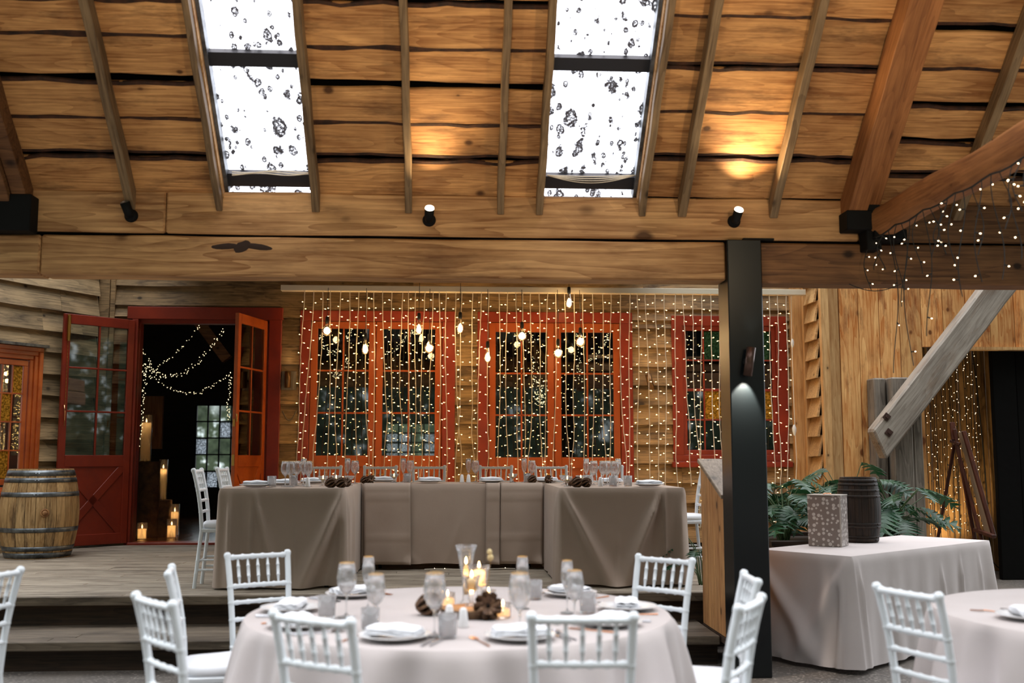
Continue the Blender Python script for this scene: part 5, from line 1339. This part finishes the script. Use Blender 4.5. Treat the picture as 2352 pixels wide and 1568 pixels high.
# ================================================================ SPOTLIGHT FIXTURES
def spot(loc, direction, power, angle, blend, col=(1.0, .72, .40), rad=.02, parent=None):
    ld = bpy.data.lights.new('spot_beam', 'SPOT'); ld.energy = power; ld.color = col; ld.spot_size = R(angle); ld.spot_blend = blend; ld.shadow_soft_size = rad
    o = bpy.data.objects.new('spot_beam', ld); COL.objects.link(o); o.location = loc
    o.rotation_euler = Vector(direction).to_track_quat('-Z', 'Y').to_euler(); return o
def uplight(u, v, lit, power, label, aim, angle=95):
    c = at(u, v, y=6.80); base = Vector((c.x + .012, 6.868, c.z)); t = empty('beam_spotlight', base, 0, label, 'spotlight', 'uplights on the ceiling beam')
    aim = Vector(aim).normalized()
    mb = MB(); mb.lathe([(.001, .03), (.028, .026), (.042, .012), (.045, 0)], 20, Matrix.Rotation(R(90), 4, 'X')); mb.build('base', M['iron'], t)
    j = Vector((0, -.045, .0)); mb = MB(); mb.tube([(0, 0, 0), j, j + aim * .02], .014, 8); mb.build('swivel', M['iron'], t)
    s = j - aim * .02; eaxis = aim.to_track_quat('Z', 'Y').to_matrix().to_4x4(); eaxis.translation = s
    mb = MB(); mb.lathe([(.001, 0), (.024, .002), (.030, .03), (.032, .10), (.028, .10), (.027, .092)], 20, eaxis); mb.build('lamp_head', M['iron'], t)
    mb = MB(); mb.lathe([(.001, .101), (.031, .101), (.029, .108), (.001, .112)], 20, eaxis); mb.build('lens', M['lens'] if lit else M['glass_thin'], t, label='lit lens' if lit else 'unlit lens')
    if lit: spot(base + s + aim * .118, aim, power, angle, 1.0)
uplight(290, 490, False, 0, 'small black spotlight on the ceiling beam at left, switched off', (-.28, -.35, .9))
uplight(981, 500, True, 48, 'small black spotlight on the ceiling beam, lit, between the two skylights', (.06, -.735, .68), 92)
uplight(1688, 503, True, 85, 'small black spotlight on the ceiling beam, lit, right of the right skylight', (.08, -.735, .68), 104)
# up and down light on the black post
c = at(1722, 830, y=6.76); t = empty('post_spotlight', (c.x, 6.83, c.z), 0, 'slim bronze tube light on the black post, shining up and down', 'spotlight')
mb = MB(); mb.lathe([(.001, 0), (.03, 0), (.03, .012), (.001, .014)], 16, Matrix.Rotation(R(90), 4, 'X')); mb.tube([(0, 0, 0), (0, -.04, 0)], .010, 8); mb.build('mount', M['iron'], t)
tl = Matrix.Translation(Vector((0, -.065, 0))) @ Matrix.Rotation(R(9), 4, 'Y') @ Matrix.Translation(Vector((0, 0, -.095)))
mb = MB(); mb.lathe([(.024, 0), (.030, 0), (.030, .19), (.024, .19), (.024, .16), (.001, .16), (.001, .03), (.024, .03), (.024, 0)], 24, tl); mb.build('tube_body', plain('bronze_tube', srgb(84, 62, 52), .35, metal=.6), t)
mb = MB(); mb.lathe([(.001, .172), (.0235, .172), (.0235, .175), (.001, .175)], 20, tl); mb.build('lens', M['lens'], t)
spot(Vector(t.location) + tl @ Vector((0, 0, -.004)), (-.10, .40, -.92), 70, 66, .35, (1, .86, .72), .01)
spot(Vector(t.location) + tl @ Vector((0, 0, .195)), (.12, .1, .95), 4, 50, .6, (1, .86, .72), .02)
def walllight(u, v, y, label, tilt):
    c = at(u, v, y=y); t = empty('wall_spotlight', (c.x, 12.45, c.z), 0, label, 'spotlight', 'tube lights on the back wall')
    if tilt == 0:
        mb = MB(); mb.box(-.085, .085, -.02, .045, -.11, .11); mb.build('back_plate', M['grey_v'], t, bevel=.003)
    mb = MB(); mb.tube([(0, .02, 0), (0, -.06, 0)], .014, 8); mb.build('mount', M['iron'], t)
    tl = Matrix.Translation(Vector((0, -.085, -.09))) @ Matrix.Rotation(tilt, 4, 'Y')
    mb = MB(); mb.lathe([(.030, 0), (.036, 0), (.036, .19), (.030, .19), (.030, .16), (.001, .16), (.001, .03), (.030, .03), (.030, 0)], 20, tl); mb.build('tube_body', plain('aged_brass_tube', srgb(110, 84, 56), .35, metal=.7), t)
    mb = MB(); mb.lathe([(.001, .175), (.0295, .175), (.0295, .18), (.001, .18)], 20, tl); mb.build('lens', M['lens'], t)
    spot(Vector(t.location) + tl @ Vector((0, 0, .2)), (0, .1, 1), 3, 60, .6)
    return t
for px_, py_, tx_, pw_ in ((-1.6, 3.0, -1.4, 45), (0.0, 3.0, 0.0, 85), (2.4, 3.0, 2.0, 120)):  # added off-frame warm spots without fixtures, to brighten the ceiling boards
    spot((px_, py_, 3.1), (tx_ - px_, 2.2, 1.3), pw_, 110, 1.0, (1.0, .74, .46), .04)
walllight(662, 873, 12.4, 'aged brass tube light on the weatherboards between the doorway and the red windows', 0)
walllight(1496, 878, 12.4, 'tilted aged brass tube light on the weatherboards behind the fairy lights', R(-14))
mb = MB()
for k in range(2):
    c0 = at(648, 945, y=12.4); mb.tube([(c0.x + .16 * f, 12.42, c0.z - .10 * math.sin(PI * f) * (1 + .15 * k) + .01 * k) for f in [i / 12 for i in range(13)]], .006, 6)
mb.build('cable_loop', plain('grey_cable', srgb(120, 110, 96), .6), label='grey cable sagging in a loop on the weatherboards beside the doorway', cat='cable')
# ================================================================ BATTEN, CURTAIN OF FAIRY LIGHTS, BULBS
YC = 12.08
b0, b1 = at(645, 660, y=YC), at(1850, 662, y=YC)
mb = MB(); mb.box(b0.x, b1.x, YC - .01, YC + .09, b0.z - .035, b0.z + .03); mb.build('trim_5', M['batten'], kind='structure', bevel=.003)
zb_ = b0.z - .035
random.seed(11)
cur = empty('fairy_light_curtain', (0, YC, zb_), 0, 'curtain of warm white fairy light strands hanging before the red windows', 'fairy lights')
def led_at(mb, p, d, r=.0042, L=.014):
    d = d.normalized(); a = d.orthogonal().normalized(); b = d.cross(a); c = p + d * L / 2
    mb.add([p, c + a * r, c + b * r, c - a * r, c - b * r, p + d * L], [(0, 2, 1), (0, 3, 2), (0, 4, 3), (0, 1, 4), (5, 1, 2), (5, 2, 3), (5, 3, 4), (5, 4, 1)])
us_ = []; u = 699.0
while u < 1815:
    us_.append(u); u += random.choice((15, 17, 18, 20, 22)) if u < 1130 else random.choice((18, 20, 21, 23))
    if 1655 < u < 1745: u = 1748
for i, u in enumerate(us_):
    x0 = at(u, 670, y=YC).x; pts = []; wire, led, arm = MB(), MB(), MB(); drift = random.uniform(-.08, .06) - (.10 if u < 760 else 0) ; ph = random.uniform(0, 6)
    zl = random.uniform(.50, .62) - zb_ if random.random() < .8 else random.uniform(.9, 1.2) - zb_
    n = 40
    pin = random.choice((0, 0, .03, -.03))
    for k in range(n + 1):
        f = k / n; x = x0 + drift * f ** 1.3 + .010 * math.sin(f * 7 + ph) + pin * math.exp(-((f - .7) / .12) ** 2) + .003 * random.uniform(-1, 1)
        pts.append(Vector((x, random.uniform(-.006, .006), zl * f)))
    wire.tube(pts, .0045, 4)
    z = -.07 - random.uniform(0, .08); side = random.choice((-1, 1))
    while z > zl:
        f = z / zl * n; k = min(n - 1, int(f)); p = pts[k].lerp(pts[k + 1], f - k)
        d = Vector((side * random.uniform(.7, 1), random.uniform(-.7, .6), random.uniform(-.35, .35))).normalized()
        q = p + d * .022; arm.tube([p, q], [.0036, .0042], 4, cap=False); led_at(led, q, d)
        z -= random.uniform(.085, .125); side = -side if random.random() < .85 else side
    wire.add(arm.v, arm.f, smooth=True)
    w_ = wire.build('light_strand', M['cable_w'], cur, label='white cable strand of lights')
    led.build('fairy_bulbs', M['led'], w_, kind='stuff')
w0, l0 = MB(), MB(); pts = [Vector((-.25 + .09 * k, 9.50 - YC + .012 * math.sin(k * 1.7), ZDK + .012 + .004 * math.sin(k) - zb_)) for k in range(10)]
w0.tube(pts, .003, 4)
for k in (1, 2, 4, 6, 8): led_at(l0, pts[k] + Vector((0, -.01, .004)), Vector((0, -1, .2)))
w_ = w0.build('light_strand', M['cable_w'], cur); l0.build('fairy_bulbs', M['led_ic'], w_, kind='stuff')
# pendant bulbs
def bulb_proto(kind):
    t = empty('pendant_bulb', (0, 0, 0))
    mb = MB(); mb.lathe([(.001, .075), (.014, .073), (.017, .055), (.017, .02), (.013, .005), (.001, .004)], 14); mb.build('socket', M['iron'], t)
    if kind == 'globe':
        prof = [(.012, .006), (.016, -.010), (.034, -.028), (.048, -.055), (.048, -.072), (.036, -.098), (.018, -.112), (.001, -.116)]; zc, rr = -.062, .034
    else:
        prof = [(.012, .006), (.015, -.010), (.020, -.035), (.032, -.075), (.034, -.095), (.026, -.120), (.012, -.134), (.001, -.137)]; zc, rr = -.085, .024
    mb = MB(); mb.lathe(prof, 20); mb.build('bulb_glass', M['bulb_glass'], t)
    mb = MB()
    if kind == 'globe': mb.lathe([(.001, zc - rr), (rr * .7, zc - rr * .7), (rr, zc), (rr * .7, zc + rr * .7), (.001, zc + rr)], 14)
    else: mb.lathe([(.001, zc - .038), (rr * .8, zc - .025), (rr, zc - .005), (rr * .6, zc + .03), (.001, zc + .05)], 14)
    mb.build('filament', M['bulb'], t); return t
BP = {}
for u, v, kd, lb in ((751, 759, 'globe', 'globe bulb hanging furthest left, over the left red window'), (839, 802, 'tear', 'teardrop bulb hanging right of the leftmost globe bulb'), (962, 756, 'tear', 'teardrop bulb hanging highest over the second leaf of the left red window'),
                     (986, 799, 'globe', 'globe bulb just below and right of a teardrop bulb, left red window'), (1057, 754, 'tear', 'teardrop bulb before the weatherboards between the two red windows'), (1120, 821, 'tear', 'teardrop bulb hanging lowest of all, left edge of the right red window'),
                     (1199, 771, 'globe', 'globe bulb over the left leaf of the right red window'), (1282, 810, 'globe', 'globe bulb hanging low between the leaves of the right red window'), (1307, 696, 'tear', 'teardrop bulb hanging highest, close under the batten'),
                     (1333, 784, 'globe', 'globe bulb furthest right, over the right leaf of the right red window')):
    c = at(u, v, y=12.0); off = .062 if kd == 'globe' else .085; loc = Vector((c.x, 12.0, c.z + off))
    off *= 1.2; loc = Vector((c.x, 12.0, c.z + off))
    if kd not in BP: o = BP[kd] = bulb_proto(kd); o.location = loc; o.scale = (1.2,) * 3
    else: o = dup(BP[kd], loc, scale=1.2)
    o['label'] = 'lit clear ' + lb; o['category'] = 'light bulb'; o['group'] = 'pendant bulbs on the batten'
    L_ = (zb_ + .03 - loc.z) / 1.2 - .074
    mb = MB(); mb.tube([(0, 0, .074), (.002, 0, .074 + L_ * .5), (0, .04, .074 + L_)], .0028, 5); mb.build('cord', M['cable_b'], o)
    pl = wick_light(loc - Vector((0, 0, off)) + Vector((0, -.06, 0)), 3.0, .03, (1, .64, .30)); pl.name = 'bulb_light'
# white mains lead with plugs at the right end
mb = MB(); P_ = [at(u, v, y=12.2) for u, v in ((1817, 668), (1818, 760), (1821, 860), (1824, 940), (1826, 985), (1830, 1060), (1828, 1110))]
mb.tube(P_, .0055, 6); mb.build('mains_lead', M['cable_w'], label='white mains lead with a switch and plug hanging at the right end of the batten', cat='cable'); ml = bpy.data.objects['mains_lead']
mb = MB(); a, b = at(1820, 778, y=12.2), at(1820, 798, y=12.2); mb.tube([a, a.lerp(b, .3), a.lerp(b, .7), b], [.008, .02, .02, .008], 8); mb.build('switch', M['white'], ml)
mb = MB(); a, b = at(1824, 975, y=12.2), at(1825, 1000, y=12.2); mb.tube([a, a.lerp(b, .3), a.lerp(b, .6), b], [.01, .026, .026, .01], 8); mb.build('plug', M['white'], ml)
# ================================================================ ICICLE LIGHTS on the tie beam (black wire)
random.seed(5)
ic = empty('icicle_lights', (0, 0, 0), 0, 'black-wired icicle lights draped along the tie beam at upper right', 'fairy lights')
def strand(parent, top, L, nled, wob, lm, wr=.0028, ls=1.0, arm_=.022):
    w_, l_ = MB(), MB(); pts = []; ph = random.uniform(0, 6); n = 14
    for k in range(n + 1):
        f = k / n; pts.append(Vector(top) + Vector((wob * math.sin(f * 5 + ph) - wob * math.sin(ph), wob * .5 * math.cos(f * 4 + ph), -L * f)))
    w_.tube(pts, wr, 4)
    for k in range(nled):
        f = (k + .5 + random.uniform(-.3, .3)) / nled * n; j = min(n - 1, int(f)); p = pts[j].lerp(pts[j + 1], f - j)
        an = random.uniform(0, 2 * PI); d = Vector((math.cos(an), math.sin(an) * .6, random.uniform(-.6, .1))).normalized(); q = p + d * arm_
        w_.tube([p, q], wr * 1.5, 4); led_at(l_, q, d, .0048 * ls, .013 * ls)
    o = w_.build('light_strand', M['cable_b'], parent); l_.build('fairy_bulbs', lm, o, kind='stuff')
mb = MB(); pts = []; tops = []
for k in range(26):
    f = k / 25; y = 6.78 - f * 2.35; x = 2.80 + f * .07; z = 2.885 + .05 * f - .020 * abs(math.sin(f * 20)); pts.append((x, y, z)); tops.append((x, y, z))
mb.tube(pts, .006, 5); mb.build('main_wire', M['cable_b'], ic)
for k in range(26): strand(ic, tops[k], random.uniform(.22, .62) if k > 11 else random.uniform(.30, .95) if 2 < k < 9 else random.uniform(.2, .45), random.randint(2, 4), .03, M['led_ic'])
# cable looping off the dark beam
mb = MB(); mb.tube([at(1950 + 120 * f, 652 + 16 * math.sin(PI * f), y=6.86) for f in [k / 10 for k in range(11)]], .003, 5); mb.build('loose_wire', M['cable_b'], label='thin dark wire looping under the dark beam near the icicle lights', cat='wire')
# fairy lights with black wire in the recess
rc = empty('fairy_light_curtain', (0, 0, 0), 0, 'curtain of dark-wired fairy lights on the plank wall of the recess behind the easel', 'fairy lights')
for k in range(15):
    x = at(2128 + k * 8.6, 900, y=12.8).x; strand(rc, (x, 12.82, 3.0), random.uniform(2.3, 2.85), 22, .015, M['led_ic'], .0045, .8, .02)
mb = MB(); mb.tube([(at(2230 + 6 * math.sin(f * 3), 800 + 0, y=12.8).x + .12 * f, 12.8, 3.0 - 2.9 * f) for f in [k / 12 for k in range(13)]], .008, 5); mb.tube([at(u, v, y=12.7) for u, v in ((2270, 1280), (2290, 1300), (2320, 1325), (2345, 1315), (2338, 1330), (2300, 1328))], .006, 5)
mb.build('power_cable', M['cable_b'], label='dark power cable running down the recess wall to the floor, right of the easel', cat='cable')
# ================================================================ INTERIOR GARLANDS, CANDLES
def garland(p3, n, label, spread=.03, cnt=2.2):
    n = int(n * .8); cnt = cnt * .62
    t = empty('fairy_light_garland', (0, 0, 0), 0, label, 'fairy lights', 'garlands inside the doorway')
    w_, l_ = MB(), MB(); pts = [Vector(p) for p in p3]; path = []
    for k in range(n + 1):
        f = k / n * (len(pts) - 1); j = min(len(pts) - 2, int(f)); g = f - j
        a, b, c, d = pts[max(0, j - 1)], pts[j], pts[j + 1], pts[min(len(pts) - 1, j + 2)]
        path.append(.5 * ((2 * b) + (c - a) * g + (2 * a - 5 * b + 4 * c - d) * g * g + (3 * b - a - 3 * c + d) * g ** 3))
    w_.tube(path, .004, 4); w_.build('wire', M['cable_b'], t)
    for p in path:
        for q in range(int(cnt + random.random())):
            o = Vector((random.uniform(-1, 1), random.uniform(-1, 1), random.uniform(-1, 1))) * spread; led_at(l_, p + o, Vector((random.random() - .5, -.3, random.random() - .5)), .0055, .013)
    l_.build('fairy_bulbs', M['led_in'], t, kind='stuff')
GI = lambda lst, y: [at(u, v, y=y + i * .0) for i, (u, v) in enumerate(lst)]
garland(GI([(326, 800), (345, 830), (352, 850), (390, 822), (425, 790), (460, 746)], 13.6), 60, 'short thin garland of fairy lights, topmost in the doorway', .02, 1.3)
garland(GI([(326, 835), (345, 848), (375, 862), (410, 862), (450, 835), (485, 795), (512, 760)], 13.5), 75, 'thick garland of fairy lights across the middle of the doorway')
garland(GI([(328, 850), (350, 868), (390, 890), (425, 903), (465, 898), (500, 876), (530, 858)], 13.4), 70, 'lowest garland of fairy lights sagging across the doorway', .022, 1.6)
garland(GI([(335, 850), (332, 880), (330, 920), (326, 960), (322, 1000), (318, 1030)], 13.4), 60, 'garland of fairy lights hanging down the left side of the doorway', .022, 1.8)
garland(GI([(530, 868), (527, 900), (525, 935), (524, 962)], 13.3), 40, 'garland of fairy lights hanging down the right side of the doorway', .018, 1.6)
garland(GI([(735, 762), (748, 800), (765, 812), (790, 790), (800, 765), (800, 800), (795, 835), (780, 858), (765, 862)], 14.0), 130, 'tangle of fairy lights seen through the left leaf of the left red window', .04, 1.8)
garland(GI([(885, 812), (910, 800), (930, 780), (945, 765), (950, 762)], 14.0), 60, 'garland of fairy lights seen through the right leaf of the left red window', .025, 1.6)
garland(GI([(1215, 762), (1222, 800), (1232, 830), (1230, 880), (1240, 925), (1248, 905), (1254, 880)], 14.0), 150, 'dense hanging fairy lights seen through the left leaf of the right red window', .06, 2.6)
garland(GI([(1320, 760), (1332, 800), (1328, 840), (1335, 880)], 14.0), 50, 'garland of fairy lights seen through the right red window, left of its last pane', .03, 1.6)
garland(GI([(1352, 828), (1372, 812), (1388, 790), (1396, 766)], 14.0), 50, 'short garland of fairy lights rising to the upper right pane of the right red window', .02, 1.6)
CG = 'lit pillar candles inside the doorway'; FI = .405
def pillar(u, vb, y, r, h, gh, label, z=None, pw=3.0):
    c = at(u, vb, y=y); zz = z if z is not None else FI
    prof = [(.001, .002), (r + .012, .002), (r + .013, gh), (r + .011, gh), (r + .010, .006), (.001, .006)]
    return candle_in('pillar_candle', prof, r, .008, h, (c.x, y, zz), label, CG, 1.6, pw)
pillar(327, 1195, 13.35, .050, .125, .20, 'short wide pillar candle in a glass cylinder, at the front left inside the doorway')
pillar(395, 1192, 13.55, .050, .150, .23, 'short wide pillar candle in a glass cylinder, at the front right inside the doorway')
pillar(402, 1165, 13.95, .045, .30, .40, 'medium pillar candle in a glass cylinder behind the front right candle')
stp = at(333, 1062, y=13.7)
def stump(u, y, r, h, label):
    c = at(u, 1200, y=y); mb = MB(); n = 28; vs = []; rows = 9
    def fn(i, j): a = 2 * PI * i / n; rr = r * (1 + .06 * mnoise.noise(Vector((math.cos(a) * 3, math.sin(a) * 3, j * .25 + u)))); return (rr * math.cos(a), rr * math.sin(a), h * j / (rows - 1))
    mb.grid(fn, n, rows, wrap=True); mb.add([(r * math.cos(2 * PI * i / n), r * math.sin(2 * PI * i / n), h) for i in range(n)], [tuple(range(n))], mi=1)
    return mb.build('log_stump', [M['log'], M['logtop']], label=label, cat='log stump', group='log stumps inside the doorway', loc=(c.x, y, FI))
h1_ = at(333, 1060, y=13.8).z - FI; stump(338, 13.8, .14, h1_, 'tall upright log inside the doorway carrying the tallest candle')
pillar(333, 1058, 13.8, .060, .50, .60, 'tallest pillar candle, standing on the upright log inside the doorway', z=FI + h1_ + .001)
h2_ = at(367, 1148, y=13.9).z - FI; stump(366, 13.95, .15, h2_, 'shorter upright log inside the doorway between the candles')
pillar(373, 1140, 13.95, .042, .40, .52, 'tall slim pillar candle in a glass cylinder on the shorter log', z=FI + h2_ + .001)
pillar(358, 1150, 13.88, .034, .26, .34, 'slim pillar candle standing left of the tall slim one on the shorter log', z=FI + h2_ + .001, pw=.8)
c = at(350, 970, y=14.6); mb = MB(); mb.box(-.14, .14, -.03, .03, -.36, .36); mb.box(-.05, .05, -.05, -.03, -.2, .12)
mb.build('carved_board', wood('carved_board_timber', srgb(100, 64, 40), srgb(150, 104, 68), 'z', knots=0), label='upright carved wooden board on the wall behind the tallest candle', cat='board', loc=(c.x, 14.6, c.z))
# ================================================================ ASSUMED LIGHT (unseen recess lamp)
rl = at(2190, 1180, y=12.45)
spot((rl.x, 12.35, .15), (0.05, .42, 1.0), 75, 110, .9, (1.0, .74, .42), .05)  # warm spot added for the glow low on the recess planks
mb = MB(); mb.lathe([(.05, 0), (.05, .10), (.044, .10), (.044, .09), (.001, .09), (.001, 0)], 16); mb.build('assumed_floor_uplight', M['iron'], label='assumed unseen floor lamp lighting the recess wall behind the side table', cat='lamp', loc=(rl.x, 12.35, 0.0))  # assumed fixture, out of sight, added to go with the recess glow
